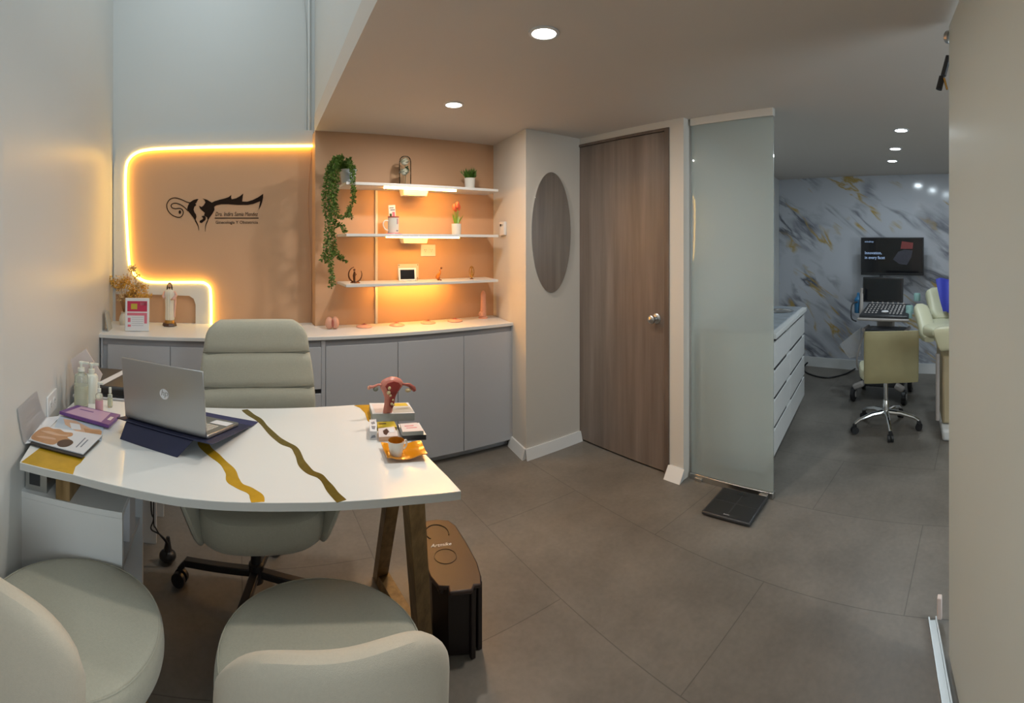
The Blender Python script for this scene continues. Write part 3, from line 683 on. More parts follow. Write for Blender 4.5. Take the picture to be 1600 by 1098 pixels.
# power cords under the desk
cb = thing('extension_lead', 'black cables hanging under the desk down to a plug on the floor', 'cable', (-.30, 2.02, 0)); o = cb.location
def U(px, py, Y): return PY(px, py, Y)
q = MB(); q.tube(smooth_path([(-.36, 2.08, .725), U(240, 800, 2.1), U(244, 826, 2.1), U(258, 845, 2.1), U(262, 852, 2.1)], 6), .0035, 6); q.build('cord', 'black', cb, o)
q = MB(); q.tube(smooth_path([(-.38, 2.08, .725), U(236, 785, 2.1), U(240, 810, 2.1), U(236, 826, 2.1), U(250, 835, 2.1), U(262, 849, 2.1), U(260, 868, 2.1)], 6), .0035, 6); q.build('cord', 'black', cb, o)
e = Pz(262, 878, .0); q = MB(); q.t((e.x, e.y, .0)); q.ball((0, 0, .03), (.04, .035, .028)); q.tube([(0, 0, .05), (0.0, 0.01, .11)], [.02, .008], 8); q.build('plug', 'black', cb, o)

# ------------------------------------------------------------------ printer behind the desk
t = thing('printer', 'white and black printer on the cabinet beyond the desk, left of the laptop', 'printer', (-.585, 2.27, .6))
MB().box(-.175, .17, -.16, .17, .0, .12).build('body', 'white', t, bev=.008)
MB().box(-.10, .14, -.165, -.1601, .03, .09).build('tray_slot', 'black', t, bev=.002)
MB().box(-.18, .175, -.165, .175, .121, .135).build('rim', 'paper', t, bev=.004)
MB().box(-.17, .165, -.155, .165, .136, .185).build('scanner_lid', 'dark', t, bev=.012)
MB().t((-.02, 0, .186), (0, 0, R(-14))).box(-.018, .018, -.14, .14, 0, .003).build('paper_strip', 'paper', t)

# ------------------------------------------------------------------ laptop on its stand sleeve
hl, hr = D(203, 653, .055), D(318, 684, .055)
hl.z = hr.z = 0
hd = (hr - hl); hw = hd.length; ang = atan2(hd.y, hd.x)
hw_ = .345
mid = (hl + hr) / 2
# stand: sleeve lifted at the hinge side by a folded strut. local x along the hinge, +y towards the chair
st = thing('laptop_stand', 'navy leatherette folding sleeve lifting the laptop', 'laptop stand', (mid.x, mid.y, DZ), ang)
tilt = -.15
zt = lambda y: .052 + tilt * y                   # height of the sleeve's upper face over the desk at local y
def slab(q, x0, x1, ya, yb, th=.004, off=0.0):
    q.hexa([(x0, ya, zt(ya) + off - th), (x1, ya, zt(ya) + off - th), (x1, yb, zt(yb) + off - th), (x0, yb, zt(yb) + off - th)], [(x0, ya, zt(ya) + off), (x1, ya, zt(ya) + off), (x1, yb, zt(yb) + off), (x0, yb, zt(yb) + off)])
q = MB(); slab(q, -.195, .205, -.03, .275); q.build('sleeve', 'navy', st, bev=.0015)
q = MB(); slab(q, -.195, .205, .277, .36, .004); q.build('flap', 'navy2', st, bev=.001)
q = MB(); q.hexa([(-.150, -.066, .0005), (.095, -.066, .0005), (.095, -.061, .0005), (-.150, -.061, .0005)], [(-.155, -.026, .049), (.130, -.026, .049), (.130, -.020, .049), (-.155, -.020, .049)]); q.build('strut', 'navy', st, bev=.001)
q = MB(); q.hexa([(-.135, .12, .0005), (.135, .12, .0005), (.135, .125, .0005), (-.135, .125, .0005)], [(-.155, .055, .036), (.155, .055, .036), (.155, .06, .036), (-.155, .06, .036)]); q.build('strut', 'navy', st, bev=.001)
lp = thing('laptop', 'open silver laptop on the desk, its lid towards the camera', 'laptop', (mid.x, mid.y, DZ), ang)
q = MB(); slab(q, -hw_ / 2, hw_ / 2, 0.0, .235, .013, .0145); q.build('base', 'silver', lp, bev=.004)
q = MB(); slab(q, -.145, .145, .03, .13, .001, .0158); q.build('keyboard', 'keys', lp)
kb = MB()
for r_ in range(5):
    for c_ in range(13): slab(kb, -.142 + c_ * .0219, -.142 + c_ * .0219 + .0185, .034 + r_ * .019, .050 + r_ * .019, .0012, .0172)
kb.build('keys', 'keys', lp)
q = MB(); slab(q, -.05, .05, .145, .215, .0006, .0152); q.build('trackpad', 'silver', lp)
q = MB(); slab(q, .095, .165, .15, .205, .0006, .0156); q.build('sticker', 'paper', lp)
lz = .0665; lh = .225; lean = R(6)               # lid leans towards the camera at its top
def lidp(x, h, off=0.0): return (x, -.002 - h * sin(lean) - off * cos(lean), lz - .006 + h * cos(lean) - off * sin(lean))
def lid(x0, x1, h0, h1, o0, o1): 
    q = MB(); q.add([lidp(x0, h0, o0), lidp(x1, h0, o0), lidp(x1, h1, o0), lidp(x0, h1, o0), lidp(x0, h0, o1), lidp(x1, h0, o1), lidp(x1, h1, o1), lidp(x0, h1, o1)], [(0, 1, 2, 3), (7, 6, 5, 4), (0, 4, 5, 1), (1, 5, 6, 2), (2, 6, 7, 3), (3, 7, 4, 0)]); return q
ldo = lid(-hw_ / 2, hw_ / 2, 0, lh, 0, .006).build('lid', 'silver', lp, bev=.0028)
lid(-hw_ / 2 + .008, hw_ / 2 - .008, .012, lh - .008, -.0006, -.0001).build('screen', 'screen', ldo)
c0 = Vector(lidp(.012, lh * .54, .0062)); nrm = Vector((0, -cos(lean), -sin(lean))); xd = Vector((1, 0, 0)); yd = Vector((0, -sin(lean), cos(lean)))
ring = [c0 + xd * .0185 * cos(a * pi / 16) + yd * .0185 * sin(a * pi / 16) for a in range(32)]
q = MB(); q.solid(ring, nrm * .0006); q.build('logo_disc', 'paper', ldo, smooth=0)
text('logo', 'hp', .030, c0 + nrm * .0008 - xd * .0135 - yd * .005, xd, yd, 'silver', ldo, .0004, .25)

# ------------------------------------------------------------------ left corner of the desk: papers, magazines, bottles
def lsp2(pts): return [(p.x, p.y) for p in smooth_path([(u, v, 0) for u, v in pts], 4, True)]
def sheet(name, cs, m, label, cat, h0=.0, th=.002, grp=None, prints=()):
    """flat booklet from four desk pixels"""
    c = [D(*p) for p in cs]; z = DZ + h0
    c = [Vector((p.x, p.y, z)) for p in c]
    t = thing(name, label, cat, tuple(sum((Vector(p) for p in c), Vector()) / 4), 0, grp); o = t.location
    MB().solid(c, (0, 0, th)).build('cover', m, t, o, smooth=0)
    def uv(u, v): 
        a = c[0].lerp(c[1], u); b = c[3].lerp(c[2], u); return a.lerp(b, v) + Vector((0, 0, th + .0002))
    for pn, pm, poly, *hh in prints:
        MB().solid([uv(*p) for p in poly], (0, 0, hh[0] if hh else .0002)).build(pn, pm, t, o, smooth=0)
    return t
# corners go: far-left, far-right, near-right, near-left
sheet('magazine', [(92, 651), (162, 668), (158, 690), (84, 672)], 'magblue', 'pale blue magazine with a mother and baby cover, lowest of the pile', 'magazine', .0006, .003,
      prints=[('photo', 'skinlight', [(.12, .12), (.4, .05), (.75, .35), (.95, .25), (.95, .7), (.5, .8), (.2, .5)]), ('photo', 'skin', [(.6, .45), (.98, .35), (.98, .75), (.68, .8)], .0006), ('photo', 'paper', [(.28, .3), (.5, .25), (.56, .6), (.36, .7)], .0008)])
sheet('magazine', [(66, 676), (156, 691), (128, 718), (46, 696)], 'black', 'black covered magazine right under the white one, only its edge showing', 'magazine', .0042, .003)
sheet('magazine', [(63, 668), (160, 684), (130, 714), (45, 691)], 'paper', 'white magazine on top of the pile, several bare torsos on its cover', 'magazine', .0078, .003,
      prints=[('photo', 'skin', lsp2([(.03, .92), (.01, .6), (.06, .2), (.14, .04), (.24, .10), (.34, .06), (.44, .16), (.56, .14), (.60, .30), (.55, .42), (.62, .52), (.50, .66), (.44, .94), (.2, .97)])), ('photo', 'skinlight', lsp2([(.08, .36), (.24, .28), (.42, .34), (.54, .28), (.52, .36), (.38, .44), (.20, .42)]), .0004), ('photo', 'skinlight', lsp2([(.08, .74), (.2, .62), (.38, .60), (.40, .68), (.22, .74)]), .0004), ('photo', 'print', lsp2([(.48, .72), (.54, .56), (.64, .52), (.71, .64), (.68, .86), (.58, .95), (.50, .88)]), .0004),
              ('lettering', 'ink', [(.80, .28), (.82, .28), (.82, .8), (.80, .8)]), ('lettering', 'ink', [(.86, .35), (.88, .35), (.88, .75), (.86, .75)])])
sheet('folder', [(121, 640), (188, 655), (170, 672), (93, 650)], 'violet', 'flat purple and mauve packet lying beside the bottles', 'packet', .008, .012,
      prints=[('panel', 'mauve', [(.12, .06), (.80, .05), (.84, .95), (.1, .95)]), ('lettering', 'violet', [(.2, .3), (.5, .28), (.5, .36), (.2, .38)], .0004), ('lettering', 'pinkpaper', [(.88, .35), (.95, .35), (.95, .65), (.88, .65)])])
# curled white paper standing against the wall
a1 = D(95, 651); a0 = D(53, 694)
q = MB(); rings = []
for i in range(13):
    s = i / 12.0; out = .24 * s; 
    z = .002 + .145 * max(0, (s - .2) / .8) ** 1.5; inn = .13 * (1 - (1 - s) ** 1.8)
    rows = []
    for w_ in (0, 1):
        b = Vector((a0.x, a0.y, 0)).lerp(Vector((a1.x, a1.y, 0)), w_)
        rows.append(Vector((b.x - inn, b.y - (.17 if w_ else .09) * s, DZ + z + .001)))
    rings.append(rows)
vs = []
for r_ in rings: vs += [r_[0], r_[1], r_[1] + Vector((.0008, 0, .0012)), r_[0] + Vector((.0008, 0, .0012))]
fs = []
for i in range(12):
    for j in range(4): fs.append((i * 4 + j, i * 4 + (j + 1) % 4, (i + 1) * 4 + (j + 1) % 4, (i + 1) * 4 + j))
fs += [(3, 2, 1, 0), (48, 49, 50, 51)]
q.add(vs, fs)
# keep clear of the wall
for v in q.v:
    wx = -0.70 + (v.y - 1.30) * (-.205 / 2.04) + .006
    if v.x < wx: v.x = wx
tag(q.build('paper_sheet', 'paper', smooth=60), 'curled white sheet of paper leaning up against the left wall', 'paper')
# pale booklet leaning behind the bottles
p0, p1 = D(127, 610), D(163, 606)
q = MB(); q.solid([PY(110, 562, 2.06), PY(134, 545, 2.06), PY(160, 585, 2.06), PY(150, 612, 2.06), PY(124, 622, 2.06)], (0, .004, 0))
lz_ = min(v.z for v in q.v)
for v in q.v:
    wx = -0.70 + (v.y - 1.30) * (-.205 / 2.04) + .008
    v.x = max(v.x, wx)
tag(q.build('leaflet', 'pinkpaper'), 'pale pink leaflet standing behind the two tall bottles by the wall', 'leaflet')

def bottle(px, py, label, r, h, body, pump=True, cap='bottlewhite', lab=None, grp='bottles on the desk'):
    p = D(px, py); t = thing('bottle', label, 'bottle', (p.x, p.y, DZ), 0, grp)
    MB().lathe([(.001, .0005), (r * .96, .0005), (r, .006), (r, h * .84), (r * .85, h * .91), (r * .42, h * .95), (r * .4, h), (.001, h)], 24).build('body', body, t)
    if lab: MB().lathe([(r + .0002, h * .1), (r + .0008, h * .1), (r + .0008, h * .62), (r + .0002, h * .62)], 24).build('label_band', lab, t)
    if pump:
        q = MB(); q.lathe([(.001, h), (r * .5, h), (r * .5, h + .014), (r * .2, h + .016), (r * .2, h + .03), (r * .36, h + .031), (r * .36, h + .04), (.001, h + .042)], 16)
        q.box(-.006, r * 1.1, -.005, .005, h + .032, h + .040); q.build('pump', cap, t)
    else:
        MB().lathe([(.001, h), (r * .6, h), (r * .58, h + .022), (.001, h + .023)], 16).build('cap', cap, t)
    return t
bottle(127, 636, 'tallest clear pump bottle, at the left wall on the desk', .030, .155, 'clearplastic', cap='bottlewhite', lab='liquid')
bottle(143, 627, 'whitish pump bottle right behind the tallest clear one', .030, .130, 'bottlewhite')
bottle(155, 644, 'small spray bottle with a dusty pink label', .0155, .085, 'clearplastic', lab='pinklabel')
bottle(172, 636, 'smallest bottle, thin with pale green label, next to the pink one', .0105, .062, 'clearplastic', False, lab='liquid')

# ------------------------------------------------------------------ right end of the desk: boxes, uterus model, cup
def pbox(name, cs, h0, h, mtop, mside, label, grp, prints=()):
    """box from the four desk-plane pixels of its footprint (far-left, far-right, near-right, near-left)"""
    z = DZ + h0
    c = [Vector((*Pz(x, y, z).xy, z)) for x, y in cs]
    t = thing(name, label, 'box', (sum(p.x for p in c) / 4, sum(p.y for p in c) / 4, z), 0, grp); o = t.location
    MB().solid(c, (0, 0, h)).build('carton', mside, t, o, bev=.0008, smooth=0)
    MB().solid([p + Vector((0, 0, h + .0001)) for p in c], (0, 0, .0004)).build('lid', mtop, t, o, smooth=0)
    def uv(u, v): return c[0].lerp(c[1], u).lerp(c[3].lerp(c[2], u), v) + Vector((0, 0, h + .0008))
    def fr_(u, v): return c[3].lerp(c[2], u) + Vector((0, 0, h * v)) + (c[3] - c[0]).normalized() * .0004
    for pn, pm, poly, *f in prints:
        if f and f[0] == 'front': MB().solid([fr_(*p) for p in poly], (c[3] - c[0]).normalized() * .0006).build(pn, pm, t, o, smooth=0)
        else: MB().solid([uv(*p) for p in poly], (0, 0, .0004)).build(pn, pm, t, o, smooth=0)
    return t
G = 'small medicine boxes at the right end of the desk'
big = pbox('box', [(577, 641), (638, 640), (648, 657), (582, 658.5)], .0006, .030, 'paper', 'cardside', 'largest white flat box, under the uterus model', G,
     prints=[('label_patch', 'cardside', [(.50, .40), (.97, .40), (1.0, .92), (.50, .95)]), ('label_patch', 'yellow', [(.52, .05), (.93, .04), (.95, .34), (.52, .34)]), ('label_patch', 'pinkpaper', [(.05, .1), (.44, .1), (.46, .9), (.08, .9)])])
pbox('box', [(589, 664), (616, 663), (620, 672), (590, 673)], .0006, .012, 'yellow', 'yellow', 'olive yellow box right in front of the largest white box', G, prints=[('lettering', 'print', [(.1, .3), (.5, .3), (.5, .45), (.1, .45)])])
pbox('box', [(577, 668), (588, 667), (589, 687), (578, 687)], .0006, .030, 'paper', 'paper', 'narrow white box printed with grey flowers', G,
     prints=[('pattern', 'ink', [(.2, .25), (.7, .2), (.8, .4), (.3, .45)]), ('pattern', 'ink', [(.25, .55), (.85, .6), (.7, .85), (.3, .8)]), ('pattern', 'ink', [(.1, .2), (.85, .3), (.7, .6), (.3, .5)], 'front')])
pbox('box', [(591, 676), (616, 673), (622, 688), (592, 690)], .0006, .016, 'pinkpaper', 'skinlight', 'little beige box with a printed figure, behind the cup', G,
     prints=[('pattern', 'print', [(.25, .35), (.5, .15), (.6, .5), (.4, .85), (.28, .7)]), ('pattern', 'paper', [(.6, .15), (.9, .2), (.9, .6), (.65, .6)])])
bb = pbox('box', [(622, 670), (655, 668), (666, 687), (628, 688)], .0006, .018, 'magblue', 'dark', 'black sided box with a grey floral top behind the cup', G,
     prints=[('pattern', 'dark', [(.06, .1), (.25, .1), (.4, .5), (.55, .35), (.5, .85), (.2, .85)]), ('pattern', 'paper', [(.3, .55), (.42, .5), (.42, .75), (.3, .75)])])
pbox('box', [(625, 668), (651, 666), (662, 679), (629, 681)], .0195, .014, 'pinkpaper', 'cardside', 'pale pink box resting on the black sided box', G,
     prints=[('lettering', 'pinkink', [(.2, .3), (.7, .3), (.7, .38), (.2, .38)]), ('lettering', 'pinkink', [(.25, .55), (.8, .55), (.8, .62), (.25, .62)])])

# uterus model standing on the largest box
ub = Pz(606, 645, DZ + .032); ud = .032
ut = thing('uterus_model', 'pink uterus teaching model standing on the largest white box', 'anatomical model', (ub.x, ub.y, DZ + ud))
sc_ = ub.to_2d().length / K
def UM(dx, dy, y=0.0): return Vector((dx * sc_, y, dy * sc_))       # photo pixels relative to the foot of the model
prof = [(0, 7.5), (4, 8), (14, 7.5), (24, 9), (32, 13), (40, 18.5), (46, 19), (51, 15.5), (54, 9), (55.5, 3)]
rings = []
for h_, w_ in prof:
    cxs = 6.5 * min(1, h_ / 40); rings.append([UM(cxs + w_ * cos(k * pi / 10), h_) + Vector((0, w_ * .42 * sc_ * sin(k * pi / 10) + .004, 0)) for k in range(20)])
MB().loft(rings).build('body', 'uterus', ut)
cav = [(-6, 43), (-2, 48), (7, 50.5), (15, 48), (19, 43), (14, 35), (10, 24), (8, 12), (5, 8), (2, 12), (3, 24), (0, 34)]
fr_y = lambda h: -.42 * sc_ * (8 + 11 * max(0, (h - 20) / 26)) + .001
rg = [UM(x, h_, 0) + Vector((0, -.0175 if h_ > 30 else -.0125 + 0 * h_, 0)) for x, h_ in cav]
q = MB(); n_ = len(rg); cpt = sum((p for p in rg), Vector()) / n_
q.solid([Vector((p.x, -.0195, p.z)) for p in rg[:6] + rg[11:]], (0, .012, 0)); q.solid([Vector((p.x, -.0150, p.z)) for p in (rg[5], rg[6], rg[7], rg[8], rg[9], rg[10], rg[11])], (0, .010, 0)); q.build('cavity', 'uterusin', ut)
q = MB()
for x, h_, r_ in ((0, 41, 2.8), (-1, 34, 3.2), (2, 29, 2), (6, 22, 1.6), (4, 16, 2.2), (7, 14, 1.6)): q.ball(UM(x, h_) + Vector((0, -.0185, 0)), r_ * sc_, 10, 6)
q.build('polyps', 'tissue', ut)
q = MB(); q.tube([UM(-7, 44), UM(-16, 45.5), UM(-24, 43), UM(-30, 43)], [.006, .0045, .005, .007], 10); q.build('tube', 'uterus', ut)
q = MB(); q.tube([UM(20, 44), UM(28, 42), UM(36, 40), UM(43, 34), UM(45, 30)], [.006, .005, .008, .010, .007], 10); q.build('tube', 'fleshdark', ut)
q = MB(); q.ball(UM(-20, 39), (.011, .008, .009)); q.build('ovary', 'greymodel', ut)
q = MB(); q.ball(UM(34, 32), (.013, .008, .008)); q.build('ovary', 'tissue', ut)
q = MB(); q.ball(UM(-31, 42), (.006, .006, .0075)); q.build('fimbria', 'flesh', ut)
q = MB(); q.lathe([(.001, .0005), (.010, .0005), (.009, .004), (.001, .005)], 20, (0, .004, 0)); q.build('foot', 'fleshdark', ut)

# wavy orange saucer and cup
s0, s1, s2, s3 = [D(*p) for p in [(595, 700), (658, 699), (668, 720), (605, 724)]]
sa = thing('saucer', 'glossy orange wavy saucer under the cup', 'saucer', (sum(p.x for p in (s0, s1, s2, s3)) / 4, sum(p.y for p in (s0, s1, s2, s3)) / 4, DZ)); o = sa.location
nu, nv_ = 20, 8; top_, bot_ = [], []
for j in range(nv_ + 1):
    for i in range(nu + 1):
        u, v = i / nu, j / nv_; p = s0.lerp(s1, u).lerp(s3.lerp(s2, u), v)
        z = DZ + .0035 + .011 * (.5 + .5 * cos(2 * pi * (u * 1.05 + .02))) ** 1.2 + .003 * (2 * v - 1) ** 2 + (.004 * u)
        top_.append(Vector((p.x, p.y, z + .0035))); bot_.append(Vector((p.x, p.y, z)))
fs = []; n_ = nu + 1; off = len(top_)
for j in range(nv_):
    for i in range(nu):
        a = j * n_ + i; fs.append((a, a + 1, a + 1 + n_, a + n_)); fs.append((off + a + n_, off + a + 1 + n_, off + a + 1, off + a))
bd = [i for i in range(n_)] + [j * n_ + nu for j in range(1, nv_ + 1)] + [nv_ * n_ + i for i in range(nu - 1, -1, -1)] + [j * n_ for j in range(nv_ - 1, 0, -1)]
for a, b in zip(bd, bd[1:] + bd[:1]): fs.append((a, off + a, off + b, b))
q = MB(); q.add(top_ + bot_, fs); so_ = q.build('plate', 'orange', sa, o, smooth=60)
q = MB(); q.lathe([(.001, .0004), (.022, .0004), (.022, .004), (.001, .004)], 20); q.build('foot_ring', 'orange', sa)
cp = D(619, 712, .008); cu = thing('coffee_cup', 'small white cup, amber inside, on the orange saucer', 'cup', (cp.x, cp.y, DZ + .0085))
MB().lathe([(.001, 0), (.0175, 0), (.019, .003), (.024, .025), (.0275, .050), (.0262, .0505), (.023, .028), (.0175, .006), (.001, .005)], 32).build('body', 'ceramic', cu)
MB().lathe([(.0005, .0057), (.0172, .0067), (.0226, .028), (.0258, .0495), (.0262, .0512), (.0268, .0512), (.0262, .0495), (.0234, .03), (.0005, .0052)], 32).build('inner_glaze', 'cupin', cu)
q = MB(); q.tube(smooth_path([(.0245, .004, .040), (.036, .008, .043), (.040, .009, .031), (.033, .007, .018), (.0225, .004, .017)], 5), .003, 8); q.build('handle', 'ceramic', cu)

# ------------------------------------------------------------------ upholstered chairs
def sup(a, n):           # superellipse sign power
    return (abs(a) ** n) * (1 if a >= 0 else -1)
def cushion(w, d, h, z, nexp=.45, dome=.012, n=40, pn=2.6, front=0.0):
    """rounded cushion, plan is a superellipse"""
    q = MB(); rings = []
    for k, (s, zz) in enumerate([(.02, 0), (.80, 0), (.93, .06), (.99, .25), (1, .5), (.985, .78), (.955, .93), (.88, 1.0), (.6, 1.0), (.3, 1.0), (.02, 1.0)]):
        dz = dome * (1 - s) if k > 6 else 0
        rings.append([(s * w / 2 * sup(cos(2 * pi * i / n), 2 / pn), s * d / 2 * sup(sin(2 * pi * i / n), 2 / pn), z + h * zz + dz) for i in range(n)])
    q.loft(rings); return q
def arcshell(radius, a0, a1, zb, zt, th, flare=0.0, drop=.10, n=28, m=20, tap=.3, cy=0.0, ex=1.0, wav=0.0):
    """padded back wrapping round the seat; angles measured from -Y, rounded everywhere"""
    q = MB(); rings = []
    for i in range(n + 1):
        u = -1 + 2 * i / n; a = a0 + (a1 - a0) * (i / n)
        e = max(0.0, 1 - abs(u) ** 6) ** .5; e = max(e, .03)
        top = zt - drop * abs(u) ** 3 ; hh = (top - zb)
        zc = zb + hh / 2; half_h = hh / 2 * (.55 + .45 * e) if abs(u) > .9 else hh / 2 * (.55 + .45 * e)
        ring = []
        for k in range(m):
            b = 2 * pi * k / m; cr = sup(cos(b), .75) * th / 2 * e; cz = sup(sin(b), .42) * half_h
            rr = radius + cr + flare * ((zc + cz - zb) / (zt - zb))
            ring.append((rr * sin(a) * ex, cy - rr * cos(a), zc + cz))
        rings.append(ring)
    q.loft(rings); return q
def guest_chair(label, loc, rz, r=.265, hs=.45, sp=62, zt=.765, br=.28, fab=('fabric', 'fabric_lit')):
    t = thing('guest_chair', label, 'chair', loc, rz, 'guest chairs in front of the desk')
    cushion(2 * r, 2 * r, .115, hs - .115, pn=2.1, dome=.01).build('seat', fab[0], t, sub=1)
    q = MB(); q.tube([(r * .955 * cos(k * pi / 30), r * .955 * sin(k * pi / 30), hs - .009) for k in range(61)], .0022, 6); q.build('piping', fab[0], t)
    arcshell(br, -R(sp), R(sp), hs - .09, zt, .075, .015, .10, cy=br - .295).build('backrest', fab[1], t)
    for k in range(4):
        a = pi / 4 + k * pi / 2; q = MB(); q.tube([(.17 * cos(a), .17 * sin(a), hs - .114), (.235 * cos(a), .235 * sin(a), 0)], [.017, .011], 10); q.build('leg', 'oak', t)
    return t
guest_chair('cream round guest chair in the middle, backrest towards the camera', (.205, 1.155, 0), R(-3), sp=41, zt=.70, br=.36)
guest_chair('cream round guest chair at the left wall, partly outside the picture', (-.44, 1.197, 0), R(-20), sp=44, zt=.725, r=.25, br=.31)

# office chair
oc_ = thing('office_chair', 'sage green padded office chair with channelled back behind the desk', 'office chair', (.075, 1.895, 0))
q = cushion(.49, .48, .125, .385, pn=3.2, dome=.018); 
for v in q.v: v.y -= .08; v.x += .012
q.build('seat', 'fabric', oc_, sub=1)
# back: front face with channels, slight recline and curve
q = MB(); rings = []; NV = 120
zb_, zt_ = .46, 1.105; seams = [.46, .665, .815, .966, 1.12]
for j in range(NV + 1):
    v = j / NV; z = zb_ + (zt_ - zb_) * v
    for a_, b_ in zip(seams[:-1], seams[1:]):
        if a_ <= z <= b_: s = (z - a_) / (b_ - a_)
    puff = .022 * (1 - abs(2 * s - 1) ** 5)
    half = .262 - .030 * v - .012 * cos(v * 6)
    top_r = max(0, (v - .86) / .14); half *= (1 - .25 * top_r ** 3.2); bot_r = max(0, (.08 - v) / .08); half *= (1 - .2 * bot_r ** 2)
    yb_ = .20 + .05 * v; thk = .065 * (1 - .5 * top_r ** 3)
    ring = []
    for k in range(28):
        b = 2 * pi * k / 28; x = half * sup(cos(b), .45); w_ = sup(sin(b), .7)
        y = yb_ + thk / 2 * w_ - (puff if w_ < -.3 else 0) + (x / .26) ** 2 * -.03
        ring.append((x + .01, y, z))
    rings.append(ring)
q.loft(rings); q.build('backrest', 'fabric', oc_, smooth=60)
q = MB()
for zz in seams[1:4]:
    v = (zz - zb_) / (zt_ - zb_); half = (.262 - .030 * v - .012 * cos(v * 6)) * .99
    q.tube([(.01 + x * half, .20 + .05 * v - .0325 - .03 * (x * half / .26) ** 2 + (.0 if abs(x) < .93 else .022), zz) for x in [i / 10 for i in range(-10, 11)]], .0035, 6)
q.build('seam', 'seam', oc_)
# side wings: shells flaring outwards from the seat
for s in (-1, 1):
    q = MB(); rings = []
    for i in range(17):
        u = i / 16; y = .22 - .50 * u
        e = max(.06, (1 - (2 * abs(u - .5)) ** 8)) ** .5
        top = Vector((s * (.335 - .03 * u * u) + .012, 0, .72 - .10 * u ** 2)); bot = Vector((s * (.225 - .02 * u) + .012, 0, .375 + .01 * u))
        c_ = (top + bot) / 2; ax = (top - bot) / 2 * (.5 + .5 * e); nn_ = Vector((ax.z, 0, -ax.x)).normalized() * .026 * e
        rings.append([c_ + ax * sup(sin(2 * pi * k / 20), .5) + nn_ * sup(cos(2 * pi * k / 20), .8) + Vector((0, y, 0)) for k in range(20)])
    q.loft(rings); q.build('armrest', 'fabric', oc_, smooth=60)
MB().lathe([(.001, .10), (.03, .10), (.03, .17), (.022, .175), (.022, .36), (.10, .362), (.10, .384), (.001, .384)], 20).build('gas_lift', 'black', oc_)
for k, ad in enumerate((162, 252, 342, 72)):
    a = R(ad); d = Vector((cos(a), sin(a), 0))
    q = MB(); q.bar(d * .02 + Vector((0, 0, .135)), d * .31 + Vector((0, 0, .105)), .035, .028); q.bar(d * .30 + Vector((0, 0, .112)), d * .335 + Vector((0, 0, .07)), .03, .02); lg = q.build('base_arm', 'black', oc_, bev=.004)
    q = MB(); s = d.cross(Vector((0, 0, 1)))
    for w_ in (-.016, .016): q.loft([[d * .335 + s * (w_ + e_) + Vector((0, 0, .03)) + (d * cos(j * pi / 10) + Vector((0, 0, 1)) * sin(j * pi / 10)) * .03 for j in range(20)] for e_ in (-.009, .009)])
    q.bar(d * .335 + Vector((0, 0, .03)), d * .335 + Vector((0, 0, .075)), .012, .012, (1, 0, 0)); q.build('caster', 'black', lg)

# ------------------------------------------------------------------ waste bin
bz = .262
lidpx = [(664, 813), (682, 810.5), (701, 812), (712, 820), (730, 848), (746, 878), (752, 900), (752, 912), (741, 913), (738, 921), (702, 925), (700, 915), (684, 915), (672, 900), (664, 880), (655, 850)]
lp_ = [Pz(x, y, bz).xy for x, y in lidpx]
cen = sum(lp_, Vector((0, 0))) / len(lp_)
bn = thing('waste_bin', 'small dark brown lidded bin on the floor beside the oak desk leg', 'bin', (cen.x, cen.y, 0)); o = bn.location
MB().prism(lp_, bz - .016, bz).build('lid', 'brown', bn, o, bev=.005)
sh = lambda f, g=0.0: [cen + (p - cen) * f for p in lp_]
body = [lp_[0], lp_[2], lp_[3], lp_[5], lp_[6], lp_[8], lp_[11], lp_[13], lp_[15]]
bt_ = [cen + (p - cen) * .93 for p in body]; bo_ = [cen + (p - cen) * .86 for p in body]
MB().loft([[(p.x, p.y, 0) for p in bo_], [(p.x, p.y, .02) for p in bo_], [(p.x, p.y, bz - .0165) for p in bt_]]).build('body', 'darkbrown', bn, o, bev=.006, smooth=20)
cN = Pz(696, 869, bz); cF = Pz(683, 832, bz); 
q = MB(); q.tube([(cN.x + .042 * cos(k * pi / 18), cN.y + .042 * sin(k * pi / 18), bz + .0006) for k in range(37)], .0016, 6); q.build('ring', 'darkbrown', bn, o)
q = MB(); q.tube([(cF.x + .047 * cos(k * pi / 18), cF.y + .055 * sin(k * pi / 18), bz + .0006) for k in range(-4, 22)], .003, 6); q.build('ring', 'darkbrown', bn, o)
tl = Pz(673, 855, bz + .001); tr_ = Pz(706, 851, bz + .001); xd = (tr_ - tl); 
text('lettering', 'Artmike', .028, (tl.x - o.x, tl.y - o.y, bz + .001), xd, Vector((-xd.y, xd.x, 0)), 'paper', bn, .0002, .4, xd.length)
for px, py in ((745, 905), (690, 917)):
    p = Pz(px, py, bz - .03); MB().cbox((p.x, p.y, bz - .03), (.028, .028, .034)).build('clip', 'darkbrown', bn, o, bev=.006)
for p in (bt_[4], bt_[5]): MB().bar((p.x, p.y, 0.0), (p.x * 1.0, p.y, bz - .02), .018, .018, (1, 0, 0)).build('rib', 'darkbrown', bn, o, bev=.003)

